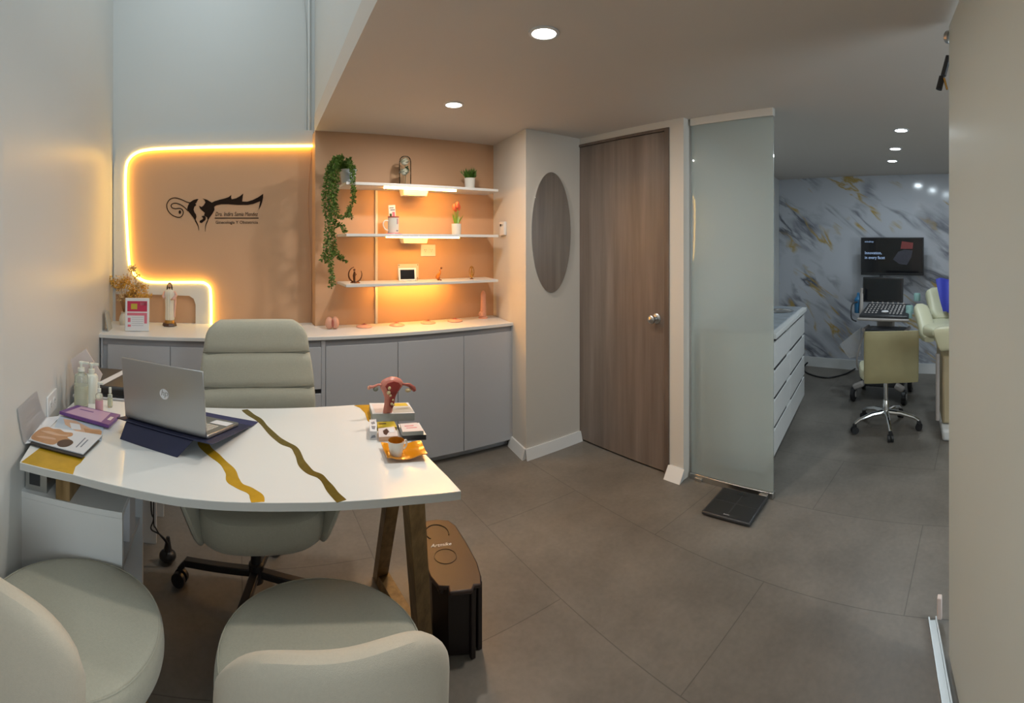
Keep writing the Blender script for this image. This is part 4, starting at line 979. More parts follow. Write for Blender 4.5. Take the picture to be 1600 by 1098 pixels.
# ------------------------------------------------------------------ bathroom scale
c = [Pz(*p, .022) for p in [(1130, 762.5), (1197, 771), (1172, 824), (1100, 797)]]
ctr = sum(c, Vector()) / 4; ctr.z = 0; dx = ((c[1] - c[0]) + (c[2] - c[3])).xy.normalized(); 
bs = thing('bathroom_scale', 'square black bathroom scale on the floor by the frosted glass', 'scale', tuple(ctr), atan2(dx.y, dx.x))
MB().box(-.14, .14, -.14, .14, .006, .024).build('platform', 'dark', bs, bev=.007)
for sx in (-1, 1):
    for sy in (-1, 1):
        MB().box(min(sx * .004, sx * .128), max(sx * .004, sx * .128), min(sy * .004, sy * .128), max(sy * .004, sy * .128), .0241, .0255).build('pad', 'black', bs, bev=.0006)
        MB().lathe([(.001, 0), (.018, 0), (.018, .006), (.001, .006)], 16, (sx * .105, sy * .105, 0)).build('foot', 'black', bs)
MB().box(-.03, .03, .09, .12, .0256, .0262).build('display', 'screen', bs)
text('lettering', 'beurer', .012, (-.02, -.118, .0257), (1, 0, 0), (0, 1, 0), 'paper', bs, .0002)

# ------------------------------------------------------------------ things on the wall shelves
def on(px, key, Y): return Vector((Y * tan(phi(px)), Y, SZ[key]))
# trailing plant
p = on(537, 'top', 3.06); p.x += .03
tp = thing('trailing_plant', 'artificial trailing plant in a blue-grey pot spilling off the top shelf', 'plant', tuple(p))
MB().lathe([(.001, .0005), (.042, .0005), (.055, .09), (.058, .095), (.052, .095), (.045, .08), (.001, .078)], 24).build('pot', 'potgrey', tp)
st_, lf = MB(), MB()
def strand(pts, dens, ln=(.014, .024)):
    pp = smooth_path(pts, 8); st_.tube(pp, .0012, 5)
    for a, b in zip(pp[:-1], pp[1:]):
        a = Vector(a); b = Vector(b)
        for _ in range(dens):
            c = a.lerp(b, random.random()); d = Vector((random.uniform(-1, 1), random.uniform(-1, .45), random.uniform(-.9, .5)))
            l = random.uniform(*ln); lf.leafs(c + d.normalized() * .003, d, l, l * .55)
def prel(px, py, Y): return PY(px, py, Y) - p
Ya = 2.95
for k, path in enumerate([
    [(537, 262), (528, 245), (518, 258), (514, 300), (516, 340), (514, 380), (516, 415), (522, 445)],
    [(537, 262), (524, 248), (512, 270), (510, 310), (511, 350), (508, 385), (511, 408)],
    [(537, 262), (530, 244), (522, 262), (522, 300), (521, 345), (520, 385), (518, 420), (517, 448)],
    [(537, 262), (543, 250), (551, 268), (552, 290), (551, 310), (546, 330), (548, 340)],
    [(537, 262), (545, 248), (549, 262), (551, 285), (553, 300), (552, 316)],
    [(537, 262), (530, 250), (520, 280), (519, 320), (530, 338), (541, 336), (546, 322)],
    [(537, 262), (527, 250), (516, 285), (516, 330), (524, 348), (534, 352), (539, 362)],
    [(537, 262), (527, 250), (517, 290), (517, 350), (519, 390), (530, 402), (541, 408)],
    [(537, 262), (527, 250), (515, 290), (514, 350), (509, 390), (503, 405)],
    [(537, 262), (527, 247), (513, 262), (508, 290), (505, 310), (507, 330)],
    [(537, 262), (527, 247), (519, 280), (523, 330), (522, 370), (527, 395), (536, 402)],
    [(537, 262), (533, 243), (526, 262), (527, 285), (524, 310), (527, 330)]]):
    strand([prel(x, y, 3.06 if i == 0 else Ya - .02 + .014 * (k % 4)) + Vector((0, 0, .0)) for i, (x, y) in enumerate(path)], 8 if k < 3 else 6)
for _ in range(170):
    a = random.uniform(0, 6.28); r_ = random.uniform(.0, .05); c = Vector((cos(a) * r_ - .01, sin(a) * r_, .09 + random.uniform(-.01, .03))); lf.leafs(c, (cos(a), sin(a), random.uniform(-.2, 1)), .03, .015)
st_.build('stems', 'leaf2', tp); lf.build('foliage', 'leaf', tp, smooth=0)

# glass dome with white roses
p = on(633, 'top', 3.05)
gd_ = thing('glass_dome', 'glass dome holding white artificial roses on the top shelf', 'glass dome', tuple(p))
MB().lathe([(.001, .0005), (.052, .0005), (.052, .010), (.001, .011)], 28).build('base', 'black', gd_)
MB().lathe([(.042, .0112), (.042, .012), (.042, .165), (.036, .19), (.022, .204), (.001, .208)], 28).build('dome', 'clear', gd_)
q = MB(); q.tube([(0, 0, .0115), (.004, 0, .07), (0, 0, .15)], .0018, 6)
for k in range(16): q.leafs((random.uniform(-.004, .012), random.uniform(-.01, .01), random.uniform(.08, .135)), (random.uniform(-.3, 1), random.uniform(-1, 1), random.uniform(-.3, .4)), .024, .013)
q.build('stem', 'leaf2', gd_, smooth=0)
for cz, cx in ((.165, -.004), (.095, -.006)):
    q = MB()
    for k in range(26):
        a = k * 2.4; rr = .008 + .0010 * k; d = Vector((cos(a), sin(a), .9 - k * .03)).normalized()
        c = Vector((cx + cos(a) * rr * .7, sin(a) * rr * .7, cz - .008 + (26 - k) * .0009)); s = Vector((-sin(a), cos(a), 0)) * (.006 + rr * .3)
        q.add([c - s * .7, c + s * .7, c + d * .016 + s, c + d * .019, c + d * .016 - s], [(0, 1, 2, 3, 4)])
    q.ball((cx, 0, cz), (.025, .025, .021)); q.build('rose', 'rose', gd_, smooth=0)

def pot(t, r, h, m='potwhite'):
    MB().lathe([(.001, .0005), (r * .86, .0005), (r * .9, .004), (r, h), (r * .9, h), (r * .84, h - .012), (.001, h - .014)], 28).build('pot', m, t)
p = on(734, 'top', 3.05)
gpn = thing('potted_grass', 'small bushy green plant in a white pot on the top shelf', 'plant', tuple(p)); pot(gpn, .040, .082)
q = MB()
for k in range(520):
    a = random.uniform(0, 6.28); r_ = abs(random.gauss(0, .016)); tl_ = random.uniform(.05, .092); lean_ = random.uniform(.1, .6)
    b = Vector((cos(a) * min(r_, .03), sin(a) * min(r_, .03), .070)); d = Vector((cos(a) * lean_, sin(a) * lean_, 1)).normalized()
    q.leafs(b + d * random.uniform(0, tl_ * .6), d + Vector((random.uniform(-.4, .4), random.uniform(-.4, .4), 0)), tl_ * .5, .007)
q.build('foliage', 'grassleaf', gpn, smooth=0)

# mug on coaster
p = on(615, 'mid', 3.04); sm_ = 3.2 / K
co = tag(MB().lathe([(.001, 0), (.052, 0), (.055, .003), (.050, .006), (.001, .006)], 28, tuple(p)).build('coaster', 'pinkink'), 'round pink coaster under the mug on the middle shelf', 'coaster')
mg = thing('mug', 'white printed mug holding a card, on the pink coaster', 'mug', (p.x - .002, p.y, p.z + .0065))
MB().lathe([(.001, .0), (.036, .0), (.038, .004), (.038, .108), (.035, .108), (.035, .008), (.001, .007)], 32).build('body', 'potwhite', mg)
MB().lathe([(.0383, .104), (.0388, .104), (.0388, .113), (.034, .113), (.034, .106)], 32).build('rim', 'fleshdark', mg)
q = MB(); q.tube(smooth_path([(-.037, 0, .085), (-.062, 0, .082), (-.072, 0, .058), (-.06, 0, .030), (-.036, 0, .018)], 5), .0045, 8); q.build('handle', 'potwhite', mg)
def patch(a0, a1, z0, z1, m, nm='print'):
    q = MB(); n_ = 6; q.loft([[(.0385 * cos(a0 + (a1 - a0) * i / n_), .0385 * sin(a0 + (a1 - a0) * i / n_), z) for i in range(n_ + 1)] for z in (z0, z1)], cap=False, closed=False); q.build(nm, m, mg)
patch(R(-72), R(-64), .06, .098, 'ink'); patch(R(-60), R(-48), .062, .098, 'pinkink'); patch(R(-78), R(-48), .012, .020, 'ink')
cd = thing('card', 'small printed card standing in the mug on the middle shelf', 'card', (p.x - .006, p.y, p.z + .09))
MB().t((0, 0, 0), (0, R(-4), 0)).box(-.024, .024, -.0005, .0005, 0, .107).build('sheet', 'paper', cd)
for x0_, x1_, z0_, z1_, m_ in ((-.018, .012, .085, .092, 'ink'), (-.012, .02, .07, .078, 'ink'), (-.02, -.004, .03, .05, 'leaf2'), (.0, .018, .03, .06, 'pinkink')):
    MB().t((0, 0, 0), (0, R(-4), 0)).box(x0_, x1_, -.0012, -.0006, z0_, z1_).build('print', m_, cd)
# tulips
p = on(713, 'mid', 3.04)
tu = thing('potted_tulips', 'red-orange artificial tulips in a white pot on the middle shelf', 'plant', tuple(p)); pot(tu, .036, .078)
for k, (dx, dy, h_) in enumerate(((-.016, 0, .20), (.004, -.01, .215), (.02, .006, .20), (.0, .014, .19))):
    q = MB(); q.tube([(dx * .2, dy * .2, .066), (dx, dy, h_ - .025)], .002, 6); q.build('stem', 'tulipleaf', tu)
    q = MB(); q.lathe([(.002, -.026), (.011, -.022), (.0155, -.006), (.014, .008), (.008, .019), (.002, .021)], 12, (dx, dy, h_)); q.build('flower', 'tulip', tu)
for k, (a, h_, lean_) in enumerate(((-.5, .09, -.5), (.6, .09, .7), (2.5, .1, -.2), (3.6, .08, .35), (1.4, .1, .1))):
    b = Vector((lean_ * .02, .012 * sin(a), .064)); d = Vector((lean_ * .55, -.15 * cos(a), 1)).normalized(); s = Vector((cos(a) * .3 + .7, sin(a) * .6, 0)).normalized() * .008
    q = MB(); m_ = b + d * h_ * .5; e_ = b + d * h_ + Vector((lean_ * .02, 0, 0)); tv = Vector((0, .0012, 0)); q.solid([b - s * .5, b + s * .5, m_ + s, e_, m_ - s], tv); q.build('leaf', 'tulipleaf', tu)

# lower shelf: bronze ring sculpture, digital frame, amber and gold figures
p = on(555, 'low', 3.04)
rs = thing('ring_sculpture', 'dark bronze open ring sculpture with small figures on the lowest shelf', 'sculpture', tuple(p))
MB().lathe([(.001, 0), (.034, 0), (.03, .005), (.001, .007)], 24).build('base', 'bronze', rs)
q = MB(); n_ = 30; q.tube([(.045 * cos(a), 0, .055 + .05 * sin(a)) for a in [R(100) + R(290) * i / n_ - R(0) for i in range(n_ + 1)]], [.002 + .0035 * sin(pi * i / n_) for i in range(n_ + 1)], 8); q.build('ring', 'bronze', rs)
q = MB(); q.tube([(-.006, 0, .006), (-.008, 0, .05), (-.004, 0, .075)], [.007, .009, .005], 10); q.ball((-.006, 0, .086), .0075); q.tube([(-.006, 0, .07), (.008, 0, .055), (-.004, 0, .045)], .003, 6); q.build('figure', 'bronze', rs)
p = on(637, 'low', 3.07)
df = thing('digital_frame', 'small tablet-like frame with dark screen on the lowest shelf', 'frame', tuple(p), R(-4))
MB().t((0, 0, 0.002), (R(-8), 0, 0)).box(-.064, .064, -.004, .004, 0, .088).build('body', 'white', df, bev=.003)
MB().t((0, 0, 0.002), (R(-8), 0, 0)).box(-.052, .050, -.0048, -.0041, .012, .077).build('screen', 'screen', df)
q = MB(); q.hexa([(-.03, .006, 0), (.03, .006, 0), (.03, .04, 0), (-.03, .04, 0)], [(-.03, .012, .05), (.03, .012, .05), (.03, .015, .05), (-.03, .015, .05)]); q.build('stand', 'white', df)
MB().t((.06, -.012, 0)).lathe([(.001, 0), (.009, 0), (.006, .02), (.001, .022)], 12).build('corner_foot', 'clear', df)
p = PY(638, 415, YS - .003)
pf = thing('clear_plate', 'clear acrylic plate on the peach wall behind the small dark screen', 'acrylic plate', (p.x, YS - .004, SZ['low'] + .005))
MB().box(-.08, .08, -.0, .003, 0, .108).build('plate', 'cream_wall', pf, bev=.001)
for sx in (-1, 1):
    for hz in (.008, .1): MB().t((sx * .072, -.0001, hz), (R(90), 0, 0)).lathe([(.001, 0), (.0035, 0), (.003, .003), (.001, .003)], 10).build('screw', 'bronze', pf)
p = on(687, 'low', 3.05)
f1 = thing('figurine', 'curvy amber glass figurine on the lowest shelf', 'figurine', tuple(p), 0, 'little figurines on the lowest shelf')
q = MB(); q.lathe([(.001, 0), (.016, 0), (.012, .006), (.001, .008)], 16); q.build('base', 'bronze', f1)
q = MB(); q.tube(smooth_path([(-.004, 0, .006), (-.014, 0, .025), (-.003, 0, .045), (.004, 0, .06), (.001, 0, .072), (.010, 0, .082)], 5), [.006, .009, .012, .015, .017, .016, .014, .013, .012, .011, .010, .009, .008, .007, .006, .0055, .005, .0045, .004, .004, .0035, .0035, .003, .003, .0025, .002][:26], 10); q.build('body', 'amber', f1)
MB().ball((.012, 0, .086), .007).build('head', 'bronze', f1)
p = on(737, 'low', 3.06)
f2 = thing('figurine', 'slim gold figurine with an oval frame near the shelf end', 'figurine', tuple(p), 0, 'little figurines on the lowest shelf')
MB().lathe([(.001, 0), (.014, 0), (.01, .006), (.001, .008)], 16).build('base', 'bronze', f2)
q = MB(); q.tube([(.019 * cos(k * pi / 14), 0, .052 + .042 * sin(k * pi / 14)) for k in range(29)], .0028, 8); q.build('ring', 'brassgold', f2)
q = MB(); q.tube([(0, 0, .009), (.002, 0, .035), (0, 0, .06), (0, 0, .072)], [.008, .010, .007, .003], 10); q.ball((0, 0, .081), .008); q.build('body', 'brassgold', f2)

# ------------------------------------------------------------------ things on the long countertop
def C(px, py): return Pz(px, py, CZ)
# teaching models
p = C(519, 514)
vm = thing('anatomical_model', 'upright flesh coloured pelvic anatomy teaching model at the left end of the shelf counter', 'anatomical model', (p.x, p.y, CZ), 0, 'anatomy teaching models on the counter')
q = MB()
for s in (-1, 1): q.ball((s * .020, 0, .042), (.027, .024, .041), 18, 12)
q.build('body', 'flesh', vm)
q = MB(); q.ball((0, -.018, .042), (.008, .010, .028)); q.ball((0, -.024, .058), (.004, .006, .006)); q.build('inset', 'fleshdark', vm)
for i, (px, py, lb) in enumerate(((569, 511, 'leftmost of four round breast models lying on the counter'), (620, 508.5, 'second of four round breast models, right of the cable trunking'), (669, 505, 'third of four round breast models on the counter'), (711, 502, 'rightmost of four round breast models, nearest the tall teaching model'))):
    p = C(px, py); t = thing('breast_model', lb, 'anatomical model', (p.x, p.y, CZ), random.uniform(0, 3), 'anatomy teaching models on the counter')
    MB().lathe([(.001, .0005), (.052, .0005), (.055, .003), (.050, .008), (.034, .014), (.018, .018), (.001, .019)], 32).build('disc', 'flesh', t)
    q = MB(); q.lathe([(.020, .0172), (.0185, .0185), (.012, .0195), (.008, .021), (.006, .026), (.001, .027)], 20); q.build('center', 'fleshdark', t)
p = C(755, 497)
pm = thing('anatomical_model', 'tall upright flesh coloured teaching model near the right end of the counter', 'anatomical model', (p.x, p.y, CZ), 0, 'anatomy teaching models on the counter')
MB().lathe([(.001, .0005), (.036, .0005), (.037, .005), (.030, .009), (.001, .010)], 24).build('base', 'flesh', pm)
q = MB(); q.lathe([(.001, .009), (.025, .009), (.022, .03), (.0205, .10), (.019, .165), (.001, .166)], 24); q.build('body', 'flesh', pm)
q = MB(); q.lathe([(.014, .160), (.0205, .166), (.0195, .18), (.014, .198), (.006, .207), (.001, .208)], 24); q.build('tip', 'flesh', pm)
q = MB(); q.ball((-.022, -.006, .034), (.019, .016, .022)); q.ball((-.012, -.018, .034), (.018, .014, .021)); q.build('lower_body', 'flesh', pm)

# statue
p = C(265, 509); 
stt = thing('saint_statue', 'small religious statue in white robe on the counter by the lit frame', 'statue', (p.x, p.y, CZ)); hs = 1.0
MB().lathe([(.001, .0005), (.048, .0005), (.050, .006), (.044, .022), (.001, .022)], 8).build('base', 'print', stt, bev=.001)
MB().lathe([(.001, .0222), (.036, .0222), (.032, .04), (.001, .045)], 16).build('plinth', 'basegold', stt)
q = MB(); rr_ = []
for z, rx, ry in ((.035, .028, .022), (.05, .031, .024), (.08, .030, .022), (.12, .029, .022), (.16, .031, .023), (.20, .034, .024), (.225, .036, .024), (.24, .030, .020), (.25, .014, .012)):
    rr_.append([(rx * cos(k * pi / 16) * (1 + .07 * cos(k * 2.5)), ry * sin(k * pi / 16) * (1 + .07 * cos(k * 2.5)), z) for k in range(32)])
q.loft(rr_); q.build('robe', 'robe', stt)
q = MB(); q.tube(smooth_path([(.034, .0, .235), (.038, .0, .18), (.033, .004, .12), (.030, .006, .06)], 5), .009, 8); q.tube(smooth_path([(-.03, 0, .235), (-.042, -.006, .205), (-.034, -.014, .19)], 5), .010, 8); q.tube(smooth_path([(.03, 0, .235), (.044, -.006, .21), (.024, -.02, .185)], 5), .010, 8); q.build('mantle', 'robepink', stt)
q = MB(); q.ball((0, -.002, .274), (.0125, .0135, .018), 16, 12); q.tube([(0, 0, .245), (0, 0, .262)], .007, 10); q.ball((0, -.016, .272), (.002, .003, .004), 8, 6); q.build('head', 'statskin', stt)
MB().ball((-.034, -.022, .188), (.006, .008, .005)).build('hand', 'statskin', stt); MB().ball((.018, -.026, .184), (.008, .006, .005)).build('hand', 'statskin', stt)
q = MB(); q.ball((0, .004, .279), (.0155, .0145, .018), 16, 12)
for s in (-1, 1): q.tube([(s * .012, .002, .280), (s * .0155, .001, .262), (s * .017, .0, .243)], [.005, .006, .004], 8)
q.build('hair', 'hair', stt)
q = MB(); q.ball((0, -.012, .263), (.006, .004, .007)); q.build('beard', 'hair', stt)

# acrylic photo stand
p = C(214, 518)
ps = thing('photo_frame', 'tilted white frame with a crimson flyer on the left end of the counter', 'picture frame', (p.x, p.y, CZ), R(7))
def fb2(x0, x1, z0, z1, y0_, y1_): 
    q = MB(); q.t((0, 0, .002), (R(-7), 0, 0)); q.box(x0, x1, y0_, y1_, z0, z1); return q
fb2(-.078, .078, 0, .212, 0, .006).build('frame', 'white', ps, bev=.003)
fb2(-.064, .064, .014, .196, -.0005, -.0001).build('flyer', 'paper', ps)
for x0_, x1_, z0_, z1_, m_ in ((-.064, .064, .125, .192, 'red'), (-.064, .064, .10, .117, 'pinkink'), (.046, .064, .05, .10, 'pinkink'), (-.060, -.042, .058, .085, 'pinkink'), (-.060, -.040, .028, .042, 'pinkink'), (-.04, .0, .140, .175, 'yellow'), (.02, .06, .165, .185, 'pinkink')):
    fb2(x0_, x1_, z0_, z1_, -.001 if m_ != 'yellow' else -.0016, -.0006 if m_ != 'yellow' else -.0011).build('print', m_, ps)
for k in range(5): fb2(-.034, .040, .088 - k * .013, .0895 - k * .013, -.001, -.0006).build('print_line', 'ink', ps)
q = MB(); q.hexa([(-.03, .012, 0), (.03, .012, 0), (.03, .07, 0), (-.03, .07, 0)], [(-.03, .014, .10), (.03, .014, .10), (.03, .019, .10), (-.03, .019, .10)]); q.build('easel', 'white', ps)

# dried flowers in a small vase
p = C(190, 510); p.x = max(p.x, -.815); p.y = 3.19
dv_ = thing('dried_flowers', 'yellow dried flower bunch in a cream vase in the corner', 'dried flowers', (p.x, p.y, CZ))
MB().lathe([(.001, .0005), (.026, .0005), (.028, .01), (.036, .03), (.03, .06), (.018, .08), (.022, .09), (.016, .09), (.014, .08), (.001, .07)], 24).build('vase', 'robe', dv_)
q, fl, f2_ = MB(), MB(), MB()
for k in range(46):
    tx_, ty_, tz_ = random.gauss(.05, .07), random.gauss(0, .03), random.uniform(.16, .40)
    if p.x + tx_ < -.875: tx_ = -.04
    if tz_ > .31 and tx_ > .08: tz_ -= .12
    e_ = Vector((tx_, ty_, tz_)); mid_ = Vector((tx_ * .35, ty_ * .4, tz_ * .6)); q.tube([(0, 0, .07), mid_, e_], .0007, 4)
    for j in range(34):
        d = Vector((random.gauss(0, 1), random.gauss(0, 1), random.gauss(0, 1))).normalized(); (fl if k % 3 else f2_).leafs(e_ + d * random.uniform(0, .026), d, .015, .012)
q.build('stems', 'driedbrown', dv_); fl.build('blossoms', 'dryflower', dv_, smooth=0); f2_.build('pale_blossoms', 'drycream', dv_, smooth=0)
# grey booklet leaning in the corner
bk = thing('booklet', 'thin grey booklet leaning on the left wall at the counter end', 'booklet', (-.842, 2.98, CZ), R(4))
q = MB(); q.hexa([(.018, -.06, .0005), (.023, -.06, .0005), (.023, .06, .0005), (.018, .06, .0005)], [(-.004, -.06, .12), (.001, -.06, .12), (.001, .06, .12), (-.004, .06, .12)]); q.build('cover', 'cardside', bk)

# ------------------------------------------------------------------ wall logo
sg = thing('wall_logo', 'dark brown clinic emblem and lettering on the peach wall', 'wall sign', tuple(W3(335, 330, .005)))
o = Vector(sg.location)
def LG(u, v): return W3(250 + u * .10625, 295 + v * .10625, .0056)
def lpoly(pts, nm): MB().solid([LG(u, v) for u, v in pts], (0, -.0015, 0)).build(nm, 'logo', sg, o, smooth=0)
def lsp(pts): return [(p.x, p.y) for p in smooth_path([(u, v, 0) for u, v in pts], 3)]
def lstroke(pts, w, nm):
    pp = [LG(p.x, p.y) for p in smooth_path([(u, v, 0) for u, v in pts], 5)]; n_ = len(pp) - 1
    ww = [(w[0] + (w[1] - w[0]) * i / n_) * .10625 * 3.34 / K for i in range(n_ + 1)] if isinstance(w, tuple) else w * .10625 * 3.34 / K
    MB().ribbon(pp, ww, (0, -1, 0), .0015).build(nm, 'logo', sg, o, smooth=0)
lstroke([(445, 205), (390, 192), (310, 155), (220, 132), (150, 152), (108, 205), (100, 260), (118, 320), (165, 375), (225, 408), (285, 418), (325, 395), (343, 345), (325, 302), (285, 286), (230, 292), (183, 280), (163, 250), (182, 220), (235, 212), (300, 232), (360, 272), (420, 330)], 13, 'emblem_curl')
MB().solid([LG(292 + 18 * cos(a * pi / 10), 342 + 26 * sin(a * pi / 10)) for a in range(20)], (0, -.0015, 0)).build('emblem_dot', 'logo', sg, o, smooth=0)
lpoly([(568, 150), (535, 150), (490, 165), (440, 198), (412, 245), (400, 290), (425, 340), (480, 410), (520, 470), (537, 410), (530, 375), (508, 345), (494, 305), (505, 262), (532, 240), (520, 214), (535, 205), (548, 175)], 'emblem_left_half')
lpoly([(628, 143), (690, 158), (735, 185), (762, 202), (800, 182), (880, 158), (960, 138), (1010, 120), (1050, 88), (1045, 125), (1055, 152), (1120, 138), (1175, 108), (1225, 68), (1215, 130), (1208, 185), (1280, 188), (1360, 165), (1440, 125), (1518, 72), (1516, 130), (1500, 200), (1480, 255), (1450, 308), (1462, 240), (1474, 180), (1440, 195), (1370, 222), (1290, 236), (1150, 236), (1000, 226), (900, 226), (830, 242), (798, 262), (802, 310), (775, 360), (735, 415), (702, 470), (694, 420), (648, 390), (660, 350), (622, 322), (590, 290), (572, 248), (612, 266), (640, 245), (668, 200), (655, 165)], 'emblem_right_half')
lpoly(lsp([(612, 402), (650, 396), (672, 420), (668, 455), (640, 480), (612, 500), (584, 492), (590, 465), (622, 450), (636, 432)]) , 'emblem_child')
lstroke([(520, 462), (545, 510), (566, 560), (572, 612)], (22, 4), 'emblem_line'); lstroke([(703, 462), (680, 515), (668, 560), (667, 628)], (16, 4), 'emblem_line')
lstroke([(805, 430), (1000, 430), (1200, 430), (1450, 430)], 13, 'underline')
pxm = 3.34 / K * .10625
a_ = LG(812, 400); text('lettering', 'Dra. Indira Samia Mendez', .042, a_ - o, (1, 0, 0), (0, 0, 1), 'logo', sg, .0006, .22, (LG(1440, 400) - a_).length)
a_ = LG(815, 512); text('lettering', 'Ginecología Y Obstetricia', .030, a_ - o, (1, 0, 0), (0, 0, 1), 'logo', sg, .0006, 0, (LG(1440, 512) - a_).length)

# ================================================================== EXAM ROOM
# drawer counter
na, nb = Vector((2.70, 1.265)), Vector((3.92, 1.536)); nd = (nb - na); nl = nd.length
ec = thing('drawer_cabinet', 'long white drawer cabinet in the exam room behind the glass panel', 'cabinet', (na.x, na.y, 0), atan2(nd.y, nd.x))
MB().box(0, nl, .022, .50, .10, .848).build('body', 'white', ec)
MB().box(.01, nl - .03, .06, .49, 0, .0995).build('plinth', 'cab', ec)
dzs = [.105, .29, .475, .66, .845]; bays = [0, nl * .45, nl]
for b0, b1 in zip(bays[:-1], bays[1:]):
    for z0, z1 in zip(dzs[:-1], dzs[1:]):
        dw = MB().box(b0 + .003, b1 - .003, 0, .0215, z0, z1 - .024).build('drawer', 'white', ec, bev=.002)
        MB().box(b0 + .06, b1 - .12, .006, .0216, z1 - .0235, z1 - .003).build('handle_slot', 'black', ec)
MB().box(-.005, nl + .015, -.018, .505, .8485, .88).build('edge_board', 'white', ec, bev=.002)
stn = MB().t((na.x, na.y, 0), (0, 0, atan2(nd.y, nd.x))).box(0, nl - .01, .022, .50, .8805, .888).build('stone_worktop', 'counterstone', bev=.001)
tag(stn, 'grey stone worktop inset on the white drawer cabinet', 'worktop')
sk = PL(1228, 477, (na.x - .04, na.y + .2), (nb.x - .04, nb.y + .2)); u_ = nd.normalized(); skp = Vector((na.x, na.y)) + u_ * .93 + Vector((-u_.y, u_.x)) * .15
sb_ = thing('sink_bowl', 'round steel basin rim set into the grey worktop', 'sink', (skp.x, skp.y, .8885))
MB().lathe([(.085, 0), (.105, 0), (.11, .004), (.105, .008), (.09, .006), (.088, .0005), (.085, .0004)], 32).build('rim', 'chrome', sb_)
MB().lathe([(.001, .0003), (.084, .0003), (.084, .0012), (.001, .0012)], 32).build('bowl', 'steel', sb_)

# wall monitor
XW = XM
def EX(px, py, X): return PX(px, py, X)
ml, mr_ = EX(1345, 371, 5.02), EX(1443, 371, 5.02); mb_ = EX(1394, 430, 5.02)
tv = thing('wall_monitor', 'large black monitor on the marble wall showing a dark advert', 'monitor', (5.02, (ml.y + mr_.y) / 2, mb_.z), -pi / 2)
mw = ml.y - mr_.y; mh = ml.z - mb_.z     # local: x to the right as seen from the door (-Y world), -y towards the viewer
MB().box(-mw / 2, mw / 2, 0, .035, 0, mh).build('housing', 'black', tv, bev=.004)
scn = MB().box(-mw / 2 + .012, mw / 2 - .012, -.001, -.0002, .028, mh - .012).build('screen', 'glossblack', tv)
text('lettering', 'Innovation,', .045, (-mw / 2 + .045, -.0022, mh * .555), (1, 0, 0), (0, 0, 1), 'screen_text', scn, .0003, 0, .19)
text('lettering', 'in every facet', .045, (-mw / 2 + .045, -.0022, mh * .43), (1, 0, 0), (0, 0, 1), 'screen_text', scn, .0003, 0, .225)
text('lettering', 'mindray', .026, (-mw / 2 + .045, -.0022, mh * .87), (1, 0, 0), (0, 0, 1), 'screen_text', scn, .0003, 0, .10)
q = MB(); q.solid([(x * mw, -.0016, z * mh) for x, z in ((.02, .42), (.10, .62), (.2, .68), (.33, .66), (.31, .48), (.24, .28), (.12, .30))], (0, -.0006, 0)); q.build('picture', 'screen_art', scn, smooth=0)
q = MB(); q.solid([(x * mw, -.0024, z * mh) for x, z in ((.14, .70), (.16, .90), (.34, .86), (.33, .70))], (0, -.0006, 0)); q.build('picture', 'screen_red', scn, smooth=0)
MB().cbox((0, .13, .18), (.16, .19, .05)).build('wall_arm', 'black', tv)
MB().lathe([(.001, -.03), (.02, -.03), (.02, -.001), (.001, -.001)], 12, (-.12, .015, 0)).build('knob', 'dark', tv)

# ultrasound machine (faces -X); local x = right as seen from the door, -y towards the viewer
XU = 4.33
uc = EX(1381, 500, XU)
us = thing('ultrasound_machine', 'wheeled ultrasound machine with screen and keyboard behind the tan stool', 'ultrasound machine', (XU, uc.y, 0), -pi / 2)
def UL(px, py, X=XU): 
    v = EX(px, py, X); return (-(v.y - uc.y), (X - XU), v.z)
a = UL(1348, 433, 4.45); b = UL(1411, 433, 4.45); c_ = UL(1380, 472, 4.45)
q = MB(); q.hexa([(a[0], .10, c_[2]), (b[0], .10, c_[2]), (b[0], .13, c_[2]), (a[0], .13, c_[2])], [(a[0], .13, a[2]), (b[0], .13, a[2]), (b[0], .16, a[2]), (a[0], .16, a[2])]); dsp = q.build('display', 'black', us, bev=.004)
q = MB(); q.hexa([(a[0] + .015, .099, c_[2] + .02), (b[0] - .015, .099, c_[2] + .02), (b[0] - .015, .1, c_[2] + .02), (a[0] + .015, .1, c_[2] + .02)], [(a[0] + .015, .1275, a[2] - .015), (b[0] - .015, .1275, a[2] - .015), (b[0] - .015, .1285, a[2] - .015), (a[0] + .015, .1285, a[2] - .015)]); q.build('screen', 'screen', dsp)
zc = c_[2]; k0 = UL(1345, 498, 4.2); k1 = UL(1421, 498, 4.2)
q = MB(); q.hexa([(k0[0], -.20, zc - .13), (k1[0], -.20, zc - .13), (k1[0] - .02, .10, zc - .06), (k0[0] + .02, .10, zc - .06)], [(k0[0], -.20, zc - .08), (k1[0], -.20, zc - .08), (k1[0] - .02, .10, zc - .005), (k0[0] + .02, .10, zc - .005)]); con = q.build('console', 'dark', us, bev=.01)
MB().bar((k0[0] - .01, -.215, zc - .115), (k1[0] + .01, -.215, zc - .115), .03, .025).build('front_grip', 'machine', us, bev=.01)
kf = lambda y: zc - .08 + (y + .20) / .30 * .075
kx0, kx1, NX, NY = k0[0] + .035, k1[0] - .055, 66, 30; vs, fs = [], []
for j in range(NY + 1):                                     # key field: one connected relief
    for i in range(NX + 1):
        y = -.165 + .225 * j / NY; up = (i % 6) in (1, 2, 3, 4) and (j % 6) in (1, 2, 3, 4) and not (j < 13 and 24 < i < 42)
        vs.append((kx0 + (kx1 - kx0) * i / NX, y, kf(y) + (.006 if up else .0008)))
for j in range(NY):
    for i in range(NX): a_ = j * (NX + 1) + i; fs.append((a_, a_ + 1, a_ + NX + 2, a_ + NX + 1))
